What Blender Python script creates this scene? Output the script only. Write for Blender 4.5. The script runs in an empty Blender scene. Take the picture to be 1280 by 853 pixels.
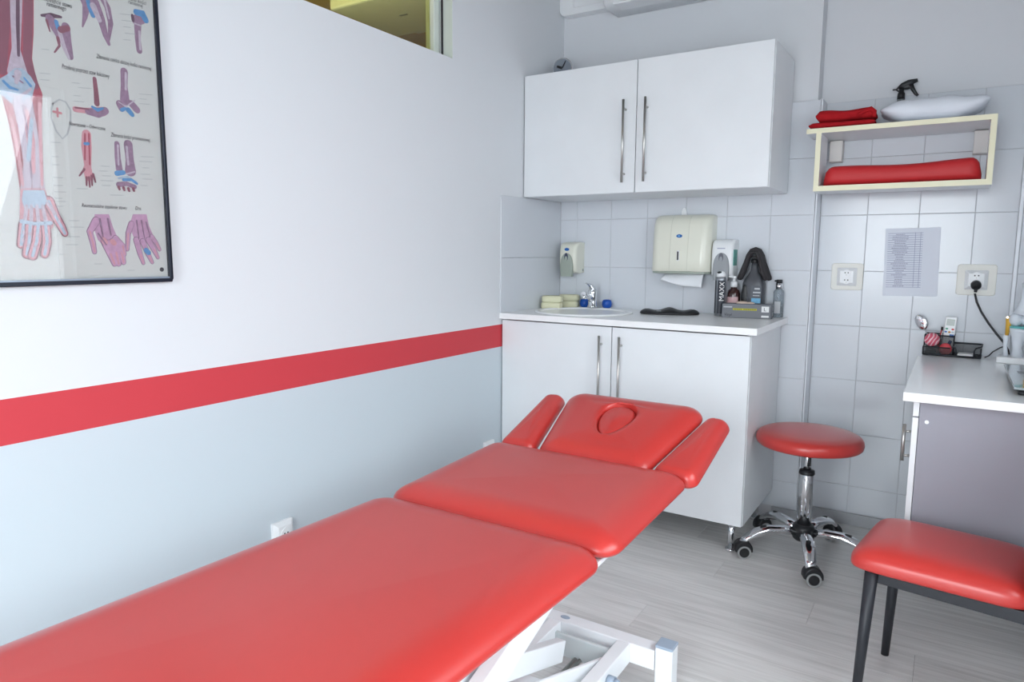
import bpy, bmesh, math, random
from mathutils import Vector, Matrix
PI = math.pi
random.seed(4)
scene = bpy.context.scene
COL = scene.collection

# ------------------------------------------------------------------ camera
CAM = Vector((1.8551, -3.4135, 1.2659))
YAW, PIT, ROL, FPX = -0.5648, -0.1266, 0.0064, 866.37
F = Vector((math.sin(YAW)*math.cos(PIT), math.cos(YAW)*math.cos(PIT), math.sin(PIT)))
R0 = Vector((math.cos(YAW), -math.sin(YAW), 0)); U0 = R0.cross(F)
R = R0*math.cos(ROL) + U0*math.sin(ROL); U = -R0*math.sin(ROL) + U0*math.cos(ROL)
cd = bpy.data.cameras.new('camera'); cam = bpy.data.objects.new('camera', cd); COL.objects.link(cam)
cd.sensor_width = 36.0; cd.lens = FPX/1280*36.0; cd.clip_start = 0.02
M = Matrix((R, U, -F)).transposed().to_4x4(); M.translation = CAM
cam.matrix_world = M
scene.camera = cam

def on(px, py, ax, v):
    """photo pixel -> point on the plane axis=v that the thing touches"""
    d = F + R*((px-640)/FPX) - U*((py-426.5)/FPX)
    i = 'xyz'.index(ax)
    return CAM + d*((v-CAM[i])/d[i])

# ------------------------------------------------------------------ world and light
w = bpy.data.worlds.new('sky'); scene.world = w; w.use_nodes = True
bg = w.node_tree.nodes['Background']; bg.inputs[0].default_value = (0.86, 0.94, 1.0, 1); bg.inputs[1].default_value = 6.5
def area(name, loc, rot, sx, sy, power, col):
    l = bpy.data.lights.new(name, 'AREA'); l.shape = 'RECTANGLE'; l.size = sx; l.size_y = sy; l.energy = power; l.color = col
    o = bpy.data.objects.new(name, l); COL.objects.link(o); o.location = loc; o.rotation_euler = rot
    return o
WX, WY0, WY1, WZ0, WZ1 = 2.46, -3.95, -1.36, 0.92, 2.16         # daylight window in the right wall
TILT = math.radians(40)                                           # skylight comes in from above
l_ = area('window_daylight', (WX+0.80, (WY0+WY1)/2, (WZ0+WZ1)/2+0.55), (0, PI/2-TILT, 0), 1.55, WY1-WY0+0.3, 88, (0.90, 0.965, 1.0)); l_.data.spread = math.radians(150)
BX0, BX1, BZ0_, BZ1_ = 0.75, 2.10, 0.06, 2.06                     # assumed balcony door, added to brighten floor and sink wall
l_ = area('added_rear_daylight', ((BX0+BX1)/2, -5.52, (BZ0_+BZ1_)/2+0.60), (PI/2-TILT, 0, 0), BX1-BX0+0.3, 2.3, 190, (0.90, 0.965, 1.0)); l_.data.spread = math.radians(150)  # sky lamp behind the added door, aimed down at the lower room
area('next_room_light', (-1.2, -1.4, 2.2), (PI, 0, 0), 1.0, 1.0, 60, (1.0, 0.95, 0.78))
vs = scene.view_settings
vs.view_transform = 'Standard'; vs.look = 'None'; vs.gamma = 1.0; vs.use_curve_mapping = False; vs.exposure = -0.90

# ------------------------------------------------------------------ materials
def S(r, g, b):
    f = lambda c: (c/255/12.92) if c/255 <= 0.04045 else ((c/255+0.055)/1.055)**2.4
    return (f(r), f(g), f(b), 1.0)
MATS = {}
def mat(name, col, rough=0.5, metal=0.0, var=0.04, scale=6.0, bump=0.0, bscale=200.0, coat=0.0, spec=0.5, trans=0.0, ior=1.45):
    if name in MATS: return MATS[name]
    m = bpy.data.materials.new(name); m.use_nodes = True; nt = m.node_tree; N = nt.nodes; L = nt.links
    p = N['Principled BSDF']
    p.inputs['Roughness'].default_value = rough; p.inputs['Metallic'].default_value = metal
    p.inputs['Coat Weight'].default_value = coat; p.inputs['Coat Roughness'].default_value = 0.28 if 'leather' in name else 0.12
    p.inputs['Specular IOR Level'].default_value = spec
    p.inputs['Transmission Weight'].default_value = trans; p.inputs['IOR'].default_value = ior
    tc = N.new('ShaderNodeTexCoord')
    nz = N.new('ShaderNodeTexNoise'); nz.inputs['Scale'].default_value = scale; nz.inputs['Detail'].default_value = 4
    L.new(tc.outputs['Object'], nz.inputs['Vector'])
    mx = N.new('ShaderNodeMix'); mx.data_type = 'RGBA'
    mx.inputs[6].default_value = tuple(c*(1-var) for c in col[:3])+(1,)
    mx.inputs[7].default_value = tuple(min(1, c*(1+var)) for c in col[:3])+(1,)
    L.new(nz.outputs['Fac'], mx.inputs[0]); L.new(mx.outputs[2], p.inputs['Base Color'])
    if bump:
        n2 = N.new('ShaderNodeTexNoise'); n2.inputs['Scale'].default_value = bscale; n2.inputs['Detail'].default_value = 3
        L.new(tc.outputs['Object'], n2.inputs['Vector'])
        b = N.new('ShaderNodeBump'); b.inputs['Strength'].default_value = bump; b.inputs['Distance'].default_value = 0.002
        L.new(n2.outputs['Fac'], b.inputs['Height']); L.new(b.outputs[0], p.inputs['Normal'])
    MATS[name] = m
    return m
def glassy(name, tint, gloss=0.045, rough=0.0, fac=None):
    """thin pane: lets light straight through, reflects a little"""
    if name in MATS: return MATS[name]
    m = bpy.data.materials.new(name); m.use_nodes = True; nt = m.node_tree; N = nt.nodes; L = nt.links
    N.remove(N['Principled BSDF'])
    t = N.new('ShaderNodeBsdfTransparent'); t.inputs[0].default_value = tint
    g = N.new('ShaderNodeBsdfGlossy'); g.inputs['Roughness'].default_value = rough
    lw = N.new('ShaderNodeLayerWeight'); lw.inputs[0].default_value = 0.5
    pw = N.new('ShaderNodeMath'); pw.operation = 'POWER'; pw.inputs[1].default_value = 5.0; L.new(lw.outputs['Facing'], pw.inputs[0])
    fr = N.new('ShaderNodeMath'); fr.operation = 'MULTIPLY_ADD'; fr.inputs[1].default_value = 0.95; fr.inputs[2].default_value = gloss; L.new(pw.outputs[0], fr.inputs[0])
    mx = N.new('ShaderNodeMixShader')
    L.new(fr.outputs[0], mx.inputs[0])
    L.new(t.outputs[0], mx.inputs[1]); L.new(g.outputs[0], mx.inputs[2]); L.new(mx.outputs[0], N['Material Output'].inputs[0])
    MATS[name] = m
    return m
def emis(name, col, s):
    m = bpy.data.materials.new(name); m.use_nodes = True; p = m.node_tree.nodes['Principled BSDF']
    p.inputs['Base Color'].default_value = col; p.inputs['Emission Color'].default_value = col; p.inputs['Emission Strength'].default_value = s
    return m
WHITE = mat('white_laminate', S(230, 233, 236), 0.35, bump=0.03, bscale=90)
EDGE = mat('cream_edge_band', S(240, 235, 205), 0.45)
CTOP = mat('white_worktop', S(243, 243, 244), 0.25)
DESK = mat('white_gloss_desktop', S(246, 248, 250), 0.22, coat=0.1)
GREYLAM = mat('grey_laminate', S(150, 150, 160), 0.5)
CHROME = mat('chrome', (0.82, 0.83, 0.85, 1), 0.08, 1.0, var=0.02)
STEEL = mat('brushed_steel', (0.50, 0.49, 0.47, 1), 0.32, 1.0, bump=0.02, bscale=400)
BLACKM = mat('black_metal', S(42, 44, 50), 0.45, var=0.1)
BLACKP = mat('black_plastic', S(34, 35, 38), 0.4, var=0.1)
CERAMIC = mat('white_ceramic', S(248, 249, 250), 0.25)
TILE = mat('white_wall_tile', S(214, 218, 224), 0.17, var=0.03, scale=3, bump=0.02, bscale=25)
GROUT = mat('grout', S(206, 206, 210), 0.9)
PAINT = mat('white_paint', S(220, 222, 226), 0.85, var=0.015, bump=0.06, bscale=260)
RED = mat('red_leatherette', S(196, 54, 49), 0.36, var=0.05, scale=2.5, bump=0.06, bscale=700, coat=0.45)
REDC = mat('red_fleece', S(170, 32, 38), 0.95, var=0.12, scale=60, bump=0.5, bscale=500, spec=0.1)
REDB = mat('red_bolster_leatherette', S(196, 40, 44), 0.5, var=0.06, bump=0.08, bscale=600)
LINEN = mat('white_linen', S(228, 232, 240), 0.9, bump=0.9, bscale=22)
PLASTW = mat('white_plastic', S(238, 240, 242), 0.3)
CREAM = mat('cream_plastic', S(228, 228, 214), 0.3, coat=0.2)
GREENGREY = mat('grey_green_plastic', S(160, 168, 158), 0.35)
GREYP = mat('grey_plastic', S(150, 154, 158), 0.4)
WHITEM = mat('white_powder_coat', S(240, 243, 246), 0.35)
BLUEP = mat('blue_logo', S(28, 96, 170), 0.3, var=0.2, scale=200)
DARKG = mat('dark_level_window', S(58, 50, 56), 0.2)
TRIM = mat('white_pvc_trim', S(236, 240, 246), 0.3)
GAP = mat('dark_seal', S(50, 50, 54), 0.8)

# two-tone wall paint with a red band: colours by height on the wall
def wall_left_mat():
    m = bpy.data.materials.new('painted_wall_red_band'); m.use_nodes = True; nt = m.node_tree; N = nt.nodes; L = nt.links
    p = N['Principled BSDF']; p.inputs['Roughness'].default_value = 0.62
    g = N.new('ShaderNodeNewGeometry'); sp = N.new('ShaderNodeSeparateXYZ'); L.new(g.outputs['Position'], sp.inputs[0])
    def gt(v):
        n = N.new('ShaderNodeMath'); n.operation = 'GREATER_THAN'; n.inputs[1].default_value = v; L.new(sp.outputs['Z'], n.inputs[0]); return n
    a, b = gt(0.808), gt(0.918)
    m1 = N.new('ShaderNodeMix'); m1.data_type = 'RGBA'; m1.inputs[6].default_value = S(202, 212, 219); m1.inputs[7].default_value = S(206, 60, 70)
    L.new(a.outputs[0], m1.inputs[0])
    m2 = N.new('ShaderNodeMix'); m2.data_type = 'RGBA'; m2.inputs[7].default_value = S(224, 227, 231)
    L.new(b.outputs[0], m2.inputs[0]); L.new(m1.outputs[2], m2.inputs[6])
    L.new(m2.outputs[2], p.inputs['Base Color'])
    n2 = N.new('ShaderNodeTexNoise'); n2.inputs['Scale'].default_value = 240; L.new(g.outputs['Position'], n2.inputs['Vector'])
    bp = N.new('ShaderNodeBump'); bp.inputs['Strength'].default_value = 0.06; bp.inputs['Distance'].default_value = 0.002
    L.new(n2.outputs['Fac'], bp.inputs['Height']); L.new(bp.outputs[0], p.inputs['Normal'])
    return m
def wood_mat():
    m = bpy.data.materials.new('grey_oak_vinyl'); m.use_nodes = True; nt = m.node_tree; N = nt.nodes; L = nt.links
    p = N['Principled BSDF']; p.inputs['Roughness'].default_value = 0.30
    g = N.new('ShaderNodeNewGeometry'); oi = N.new('ShaderNodeObjectInfo')
    mp = N.new('ShaderNodeMapping'); mp.inputs['Scale'].default_value = (1.3, 26, 1); L.new(g.outputs['Position'], mp.inputs[0])
    ad = N.new('ShaderNodeVectorMath'); ad.operation = 'ADD'; L.new(mp.outputs[0], ad.inputs[0])
    ml = N.new('ShaderNodeMath'); ml.operation = 'MULTIPLY'; ml.inputs[1].default_value = 60; L.new(oi.outputs['Random'], ml.inputs[0])
    L.new(ml.outputs[0], ad.inputs[1])
    n1 = N.new('ShaderNodeTexNoise'); n1.inputs['Scale'].default_value = 2.2; n1.inputs['Detail'].default_value = 8; n1.inputs['Distortion'].default_value = 0.9
    L.new(ad.outputs[0], n1.inputs['Vector'])
    r = N.new('ShaderNodeValToRGB'); r.color_ramp.elements[0].position = 0.28; r.color_ramp.elements[1].position = 0.62
    r.color_ramp.elements[0].color = S(212, 211, 208); r.color_ramp.elements[1].color = S(234, 233, 231)
    L.new(n1.outputs['Fac'], r.inputs[0])
    hs = N.new('ShaderNodeHueSaturation'); L.new(r.outputs[0], hs.inputs['Color'])
    v = N.new('ShaderNodeMapRange'); v.inputs[3].default_value = 0.93; v.inputs[4].default_value = 1.06; L.new(oi.outputs['Random'], v.inputs[0])
    L.new(v.outputs[0], hs.inputs['Value']); L.new(hs.outputs[0], p.inputs['Base Color'])
    b = N.new('ShaderNodeBump'); b.inputs['Strength'].default_value = 0.06; b.inputs['Distance'].default_value = 0.002
    L.new(n1.outputs['Fac'], b.inputs['Height']); L.new(b.outputs[0], p.inputs['Normal'])
    return m
WOOD = wood_mat()

# ------------------------------------------------------------------ mesh helpers
class B:
    """collects shapes into one bmesh; every shape takes a material slot index"""
    def __init__(s): s.bm = bmesh.new(); s.M = Matrix.Identity(4)
    def _v(s, co): return s.bm.verts.new(s.M @ Vector(co))
    def faces(s, vs, fs, mi=0, smooth=False):
        v = [s._v(c) for c in vs]; out = []
        for f in fs:
            try:
                q = s.bm.faces.new([v[i] for i in f]); q.material_index = mi; q.smooth = smooth; out.append(q)
            except ValueError: pass
        return s
    def box(s, lo, hi, mi=0):
        (a, b, c), (d, e, f) = lo, hi
        return s.faces([(a,b,c),(d,b,c),(d,e,c),(a,e,c),(a,b,f),(d,b,f),(d,e,f),(a,e,f)],
                       [(3,2,1,0),(4,5,6,7),(0,1,5,4),(1,2,6,5),(2,3,7,6),(3,0,4,7)], mi)
    def rings(s, rings, mi=0, smooth=True, cap0=True, cap1=True, closed=False):
        n = len(rings[0]); vs = [p for r in rings for p in r]; fs = []
        m = len(rings)
        for k in range(m if closed else m-1):
            for i in range(n):
                j = (i+1) % n; k2 = (k+1) % m
                fs.append((k*n+i, k*n+j, k2*n+j, k2*n+i))
        v = [s._v(c) for c in vs]
        for f in fs:
            try: q = s.bm.faces.new([v[i] for i in f]); q.material_index = mi; q.smooth = smooth
            except ValueError: pass
        if not closed:
            for flag, idx in ((cap0, list(range(n))[::-1]), (cap1, [(m-1)*n+i for i in range(n)])):
                if flag:
                    try: q = s.bm.faces.new([v[i] for i in idx]); q.material_index = mi
                    except ValueError: pass
        return s
    def tube(s, pts, r, n=12, mi=0, closed=False, sx=1.0, sy=1.0, up=(0, 0, 1)):
        pts = [Vector(p) for p in pts]; m = len(pts)
        rr = r if isinstance(r, (list, tuple)) else [r]*m
        rings = []
        for k, p in enumerate(pts):
            a = pts[(k-1) % m] if (k > 0 or closed) else p; b = pts[(k+1) % m] if (k < m-1 or closed) else p
            t = (b-a).normalized(); u = Vector(up)
            if abs(t.dot(u)) > 0.95: u = Vector((1, 0, 0)) if abs(t.x) < 0.9 else Vector((0, 1, 0))
            e1 = t.cross(u).normalized(); e2 = e1.cross(t).normalized()
            rings.append([p + e1*math.cos(2*PI*i/n)*rr[k]*sx + e2*math.sin(2*PI*i/n)*rr[k]*sy for i in range(n)])
        return s.rings(rings, mi, True, closed=closed)
    def cyl(s, a, b, r, r2=None, n=20, mi=0): return s.tube([a, b], [r, r if r2 is None else r2], n, mi)
    def lathe(s, prof, c=(0, 0, 0), n=28, mi=0, sx=1.0, sy=1.0, smooth=True):
        rings = [[(c[0]+r*sx*math.cos(2*PI*i/n), c[1]+r*sy*math.sin(2*PI*i/n), c[2]+z) for i in range(n)] for r, z in prof]
        return s.rings(rings, mi, smooth)
    def ell(s, c, rad, n=20, m=10, mi=0, p=1.0):
        rings = []
        for k in range(m+1):
            a = -PI/2 + PI*k/m; cr = max(1e-4, math.cos(a))**p; sz = math.copysign(abs(math.sin(a))**p, math.sin(a))
            ring = []
            for i in range(n):
                t = 2*PI*i/n; cx, cy = math.cos(t), math.sin(t)
                ring.append((c[0]+rad[0]*cr*math.copysign(abs(cx)**p, cx), c[1]+rad[1]*cr*math.copysign(abs(cy)**p, cy), c[2]+rad[2]*sz))
            rings.append(ring)
        return s.rings(rings, mi)
    def prism(s, poly, z0, z1, mi=0, smooth=False):
        return s.rings([[(x, y, z0) for x, y in poly], [(x, y, z1) for x, y in poly]], mi, smooth)
    def flat(s, poly, mi=0):
        v = [s._v(p) for p in poly]
        try: q = s.bm.faces.new(v); q.material_index = mi
        except ValueError: pass
        return s

def obj(name, b, mats, parent=None, bevel=0.0, seg=2, loc=None, rz=0.0, smooth_angle=None):
    bm = b.bm if isinstance(b, B) else b
    bmesh.ops.remove_doubles(bm, verts=bm.verts, dist=1e-6)
    bmesh.ops.recalc_face_normals(bm, faces=bm.faces)
    me = bpy.data.meshes.new(name); bm.to_mesh(me); bm.free()
    for m in (mats if isinstance(mats, (list, tuple)) else [mats]): me.materials.append(m)
    o = bpy.data.objects.new(name, me); COL.objects.link(o)
    if parent is not None: o.parent = parent
    if loc is not None: o.location = loc
    if rz: o.rotation_euler = (0, 0, rz)
    if bevel:
        md = o.modifiers.new('bevel', 'BEVEL'); md.width = bevel; md.segments = seg; md.limit_method = 'ANGLE'; md.angle_limit = 0.6
        md.harden_normals = False
    return o
def tag(o, label, cat, group=None, kind=None):
    o['label'] = label; o['category'] = cat
    if group: o['group'] = group
    if kind: o['kind'] = kind
    return o
def thing(name, label, cat, loc=(0, 0, 0), rz=0.0, group=None, kind=None):
    o = bpy.data.objects.new(name, None); COL.objects.link(o); o.empty_display_size = 0.05
    o.location = loc; o.rotation_euler = (0, 0, rz)
    return tag(o, label, cat, group, kind)
def boxpart(name, lo, hi, m, parent=None, bevel=0.0, seg=2, rz=0): return obj(name, B().box(lo, hi), m, parent, bevel, seg, rz=rz)
def text_mesh(name, s, size, m, parent, X, Y, org, align='LEFT', shear=0.0, spacing=1.0):
    """flat lettering in the plane spanned by X (reading direction) and Y (up)"""
    c = bpy.data.curves.new(name, 'FONT'); c.body = s; c.size = size; c.align_x = align; c.shear = shear; c.space_character = spacing; c.resolution_u = 2
    t = bpy.data.objects.new(name, c); COL.objects.link(t)
    bpy.context.view_layer.update()
    me = bpy.data.meshes.new_from_object(t.evaluated_get(bpy.context.evaluated_depsgraph_get()))
    bpy.data.objects.remove(t); bpy.data.curves.remove(c)
    me.name = name; me.materials.clear(); me.materials.append(m)
    X = Vector(X).normalized(); Y = Vector(Y).normalized(); Z = X.cross(Y)
    mt = Matrix((X, Y, Z)).transposed().to_4x4(); mt.translation = Vector(org)
    me.transform(mt)
    o = bpy.data.objects.new(name, me); COL.objects.link(o); o.parent = parent
    return o
def rpoly(pts, rad, seg=8, dens=0.05):
    """polygon with rounded corners, straight runs split into short edges"""
    n = len(pts); out = []
    P = [Vector(p) for p in pts]; rad = rad if isinstance(rad, (list, tuple)) else [rad]*n
    for i in range(n):
        a, b, c = P[i-1], P[i], P[(i+1) % n]; r = rad[i]
        d1 = (a-b).normalized(); d2 = (c-b).normalized(); ang = d1.angle(d2)
        t = r/math.tan(ang/2); p1 = b+d1*t; p2 = b+d2*t
        cen = b + (d1+d2).normalized()*(r/math.sin(ang/2))
        a1 = math.atan2(*(p1-cen).yx); a2 = math.atan2(*(p2-cen).yx); da = (a2-a1+PI) % (2*PI)-PI
        arc = [cen+Vector((math.cos(a1+da*k/seg), math.sin(a1+da*k/seg)))*r for k in range(seg+1)]
        if out:
            q = out[-1]; L = (arc[0]-q).length; m = 16 if dens is None else max(1, int(L/dens))
            out += [q.lerp(arc[0], k/m) for k in range(1, m)]
        out += arc
    q = out[-1]; L = (out[0]-q).length; m = 16 if dens is None else max(1, int(L/dens))
    out += [q.lerp(out[0], k/m) for k in range(1, m)]
    return out
def inset(poly, d):
    n = len(poly); out = []
    area = sum(poly[i].x*poly[(i+1) % n].y-poly[(i+1) % n].x*poly[i].y for i in range(n))
    sg = 1 if area > 0 else -1
    for i in range(n):
        t = (poly[(i+1) % n]-poly[i-1]).normalized(); out.append(poly[i]+Vector((-t.y, t.x))*sg*d)
    return out
def offset_corners(pts, d):
    """corner points of a convex polygon moved inwards by d"""
    P = [Vector(p) for p in pts]; n = len(P); out = []
    sg = 1 if sum(P[i].x*P[(i+1) % n].y-P[(i+1) % n].x*P[i].y for i in range(n)) > 0 else -1
    for i in range(n):
        e1 = (P[i]-P[i-1]).normalized(); e2 = (P[(i+1) % n]-P[i]).normalized()
        n1 = Vector((-e1.y, e1.x))*sg; n2 = Vector((-e2.y, e2.x))*sg
        bis = (n1+n2).normalized(); out.append(P[i]+bis*(d/bis.dot(n1)))
    return out
def cushion(b, pts, rad, th, r, dome=0.01, hole=None, rz=None, rb=0.012, mi=0, loop=None):
    """upholstered pad: soft rolled rim, slightly domed top; z=0 is the underside"""
    rz = rz or min(r, th*0.7); rings = []
    rad = rad if isinstance(rad, (list, tuple)) else [rad]*(len(pts) if pts else 1)
    def ring(d): return inset(loop, d) if loop else rpoly(offset_corners(pts, d), [max(q-d*0.75, 0.012) for q in rad], 8, None)
    for k in range(4):
        a = PI/2*k/3; rings.append([(p.x, p.y, rb*(1-math.cos(a))) for p in ring(rb*(1-math.sin(a)))])
    for k in range(1, 13):
        a = PI/2*k/12; rings.append([(p.x, p.y, th-rz+rz*math.sin(a)) for p in ring(r*(1-math.cos(a)))])
    top = ring(r); n = len(top)
    cen = sum(top, Vector((0, 0)))/n
    if hole is None:
        for s in (0.85, 0.7, 0.5, 0.3, 0.12):
            rings.append([(cen.x+(p.x-cen.x)*s, cen.y+(p.y-cen.y)*s, th+dome*(1-s*s)**2) for p in top])
        b.rings(rings, mi)
    else:
        hc, hf, dep = hole
        hp = [hf(math.atan2(p.y-hc.y, p.x-hc.x)) for p in top]
        for s in (0.25, 0.5, 0.75, 0.9, 1.0):
            rings.append([(p.x+(h.x-p.x)*s, p.y+(h.y-p.y)*s, th+dome*(1-(1-s)**2) - (0.003 if s == 1 else 0)) for p, h in zip(top, hp)])
        for f, dz in ((0.95, 0.012), (0.92, dep)):
            rings.append([(hc.x+(h.x-hc.x)*f, hc.y+(h.y-hc.y)*f, th+dome-dz) for h in hp])
        b.rings(rings, mi)
    return b
def copy_tree(o, parent=None):
    c = o.copy(); COL.objects.link(c); c.parent = parent
    for ch in [x for x in bpy.data.objects if x.parent == o]: copy_tree(ch, c)
    return c

# ================================================================== THE ROOM
RX, FY, CZ = 2.46, -4.6, 2.95
# floor with planks
fl = obj('floor', B().box((-0.1, FY-0.1, -0.06), (RX+0.1, 0.2, -0.004)), mat('floor_joint', S(120, 118, 114), 0.8))
tag(fl, 'pale grey oak plank floor of the treatment room', 'floor', kind='structure')
PW = 0.172; PLN = 1.22; meshes = {}
ends = {0: 1.004, 1: 0.62, 2: 1.513, 3: 1.14}
row = 0; y = -1.31 - PW*20
k0 = -20
while y < 0.10:
    k = k0; k0 += 1
    off = ends.get(k, (k*0.437) % PLN)
    x = off - PLN*math.ceil((off+0.0)/PLN)
    y1 = min(y+PW, 0.118)
    while x < RX:
        x0, x1 = max(x, 0.0), min(x+PLN, RX)
        if x1-x0 > 0.02 and y1 > FY:
            ya = max(y, FY)
            key = (round(x1-x0, 3), round(y1-ya, 3))
            if key not in meshes:
                o = obj('plank', B().box((0, 0.0004, -0.004), (key[0]-0.0008, key[1]-0.0004, 0.0)), WOOD, fl)
                meshes[key] = o.data
            else:
                o = bpy.data.objects.new('plank', meshes[key]); COL.objects.link(o); o.parent = fl
            o.location = (x0, ya, 0)
        x += PLN
    y += PW
# unseen ceiling, its grey chosen to keep the upper walls darker
tag(boxpart('ceiling', (-0.1, FY-0.1, CZ), (RX+0.3, 0.3, CZ+0.1), mat('dimming_ceiling_grey', S(165, 165, 165), 0.9)), 'plain unseen ceiling, greyed to dim the upper walls', 'ceiling', kind='structure')
# left wall with the high interior window opening
OY0, OY1, OZ0, OZ1 = -2.25, -0.968, 2.080, 2.62
wl = B()
wl.box((-0.11, FY-0.1, 0), (0, 0.2, OZ0)); wl.box((-0.11, FY-0.1, OZ1), (0, 0.2, CZ))
wl.box((-0.11, FY-0.1, OZ0), (0, OY0, OZ1)); wl.box((-0.11, OY1, OZ0), (0, 0.2, OZ1))
wl = tag(obj('wall_left', wl, wall_left_mat()), 'white wall with a red painted band and pale grey paint below it', 'wall', kind='structure')
for z0, z1 in ((0.947, 1.2415), (1.2435, 1.540)):
    boxpart('tile', (0.0, -0.598, z0), (0.006, -0.001, z1), TILE, wl, 0.0012)
# back wall: section behind the sink stands 11 cm proud of the section at right
wb = B()
wb.box((-0.1, 0.003, 0), (1.302, 0.32, 1.949), 0); wb.box((-0.1, 0.018, 1.949), (1.288, 0.32, CZ), 1)
wb.box((1.302, 0.111, 0), (RX+0.1, 0.32, 1.949), 0); wb.box((1.288, 0.118, 1.949), (RX+0.1, 0.32, CZ), 1)
wb = tag(obj('wall_back', wb, [GROUT, PAINT]), 'tiled back wall with white paint above the tiles', 'wall', kind='structure')
rows = [0.055, 0.185, 0.437, 0.689, 0.941, 1.193, 1.445, 1.697, 1.949]
tmesh = {}
def tile(x0, x1, z0, z1, yf):
    key = (round(x1-x0, 4), round(z1-z0, 4))
    if key not in tmesh:
        o = obj('tile', B().box((0.0008, 0, 0.0008), (key[0]-0.0008, 0.008, key[1]-0.0008)), TILE, wb, 0.0016)
        tmesh[key] = o
    else:
        o = tmesh[key].copy(); COL.objects.link(o)
    o.location = (x0, yf, z0)
xs1 = [0.006, 0.1056, 0.3076, 0.5096, 0.7116, 0.9136, 1.1156, 1.302]
xs2 = [1.313, 1.5089, 1.7109, 1.9129, 2.060]
for i in range(len(rows)-1):
    for a, b_ in zip(xs1, xs1[1:]):
        if rows[i+1] < 0.95 and a < 1.0: continue          # nothing of these shows behind the base cabinet
        tile(a, b_, rows[i], rows[i+1], 0.0)
    for a, b_ in zip(xs2, xs2[1:]): tile(a, b_, rows[i], rows[i+1], 0.108)
    tile(2.075, 2.262, rows[i], rows[i+1], 0.108); tile(2.262, RX, rows[i], rows[i+1], 0.108)
t1 = obj('trim_1', B().box((1.300, -0.003, 0.055), (1.3085, 0.004, 1.952)).box((1.302, -0.003, 0.055), (1.3125, 0.108, 1.952)), TRIM, None, 0.002)
tag(t1, 'white corner trim where the tiled wall steps back', 'trim', kind='structure')
t2 = boxpart('trim_2', (2.061, 0.100, 0.86), (2.074, 0.111, 1.72), TRIM, None, 0.002)
tag(t2, 'white vertical strip on the tiles beside the twin wall sockets and plug', 'trim', kind='structure')
sk = B().box((1.3125, 0.094, 0.0), (RX, 0.108, 0.055)).box((1.19, -0.012, 0.0), (1.3125, -0.001, 0.055)).box((1.3125, -0.012, 0), (1.324, 0.1, 0.055))
tag(obj('baseboard_back', sk, mat('grey_oak_skirting', S(176, 178, 182), 0.5, var=0.15, scale=30), None, 0.002), 'low grey wood skirting under the tiled wall', 'baseboard', kind='structure')
# right wall with the daylight window, wall behind the camera
wr = B()
wr.box((RX, FY-0.1, 0), (RX+0.2, 0.32, WZ0)); wr.box((RX, FY-0.1, WZ1), (RX+0.2, 0.32, CZ))
wr.box((RX, FY-0.1, WZ0), (RX+0.2, WY0, WZ1)); wr.box((RX, WY1, WZ0), (RX+0.2, 0.32, WZ1))
tag(obj('wall_right', wr, PAINT), 'white painted wall with the daylight window', 'wall', kind='structure')
wf = B().box((-0.1, FY-0.1, 0), (RX+0.2, FY, BZ0_)).box((-0.1, FY-0.1, BZ1_), (RX+0.2, FY, CZ)).box((-0.1, FY-0.1, BZ0_), (BX0, FY, BZ1_)).box((BX1, FY-0.1, BZ0_), (RX+0.2, FY, BZ1_))
w3 = thing('added_door', 'assumed white framed glazed door, added to light the sink wall', 'window', (0, FY-0.09, BZ0_), kind='structure')
for lo_, hi_ in (((BX0, 0, 0), (BX1, 0.05, 0.05)), ((BX0, 0, BZ1_-BZ0_-0.05), (BX1, 0.05, BZ1_-BZ0_)), ((BX0, 0, 0.05), (BX0+0.05, 0.05, BZ1_-BZ0_-0.05)), ((BX1-0.05, 0, 0.05), (BX1, 0.05, BZ1_-BZ0_-0.05))): boxpart('window_frame', lo_, hi_, PLASTW, w3, 0.004)
boxpart('pane', (BX0+0.05, 0.022, 0.05), (BX1-0.05, 0.026, BZ1_-BZ0_-0.05), glassy('window_glass', (1, 1, 1, 1)), w3)
tag(obj('wall_front', wf, PAINT), 'plain white wall facing the sink wall', 'wall', kind='structure')
w1 = thing('window_1', 'large white framed daylight window in the right wall', 'window', (RX, 0, WZ0), kind='structure')
def wfr(lo, hi): boxpart('window_frame', lo, hi, PLASTW, w1, 0.004)
hz = WZ1-WZ0
wfr((0.04, WY0, 0), (0.09, WY1, 0.05)); wfr((0.04, WY0, hz-0.05), (0.09, WY1, hz))
for yy in (WY0, (WY0+WY1)/2-0.025, WY1-0.05): wfr((0.04, yy, 0.05), (0.09, yy+0.05, hz-0.05))
for a, b_ in ((WY0+0.05, (WY0+WY1)/2-0.025), ((WY0+WY1)/2+0.025, WY1-0.05)):
    boxpart('pane', (0.062, a, 0.05), (0.066, b_, hz-0.05), glassy('window_glass', (1, 1, 1, 1)), w1)
boxpart('window_sill', (-0.05, WY0-0.03, -0.03), (0.04, WY1+0.03, 0.0), PLASTW, w1, 0.004)
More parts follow.
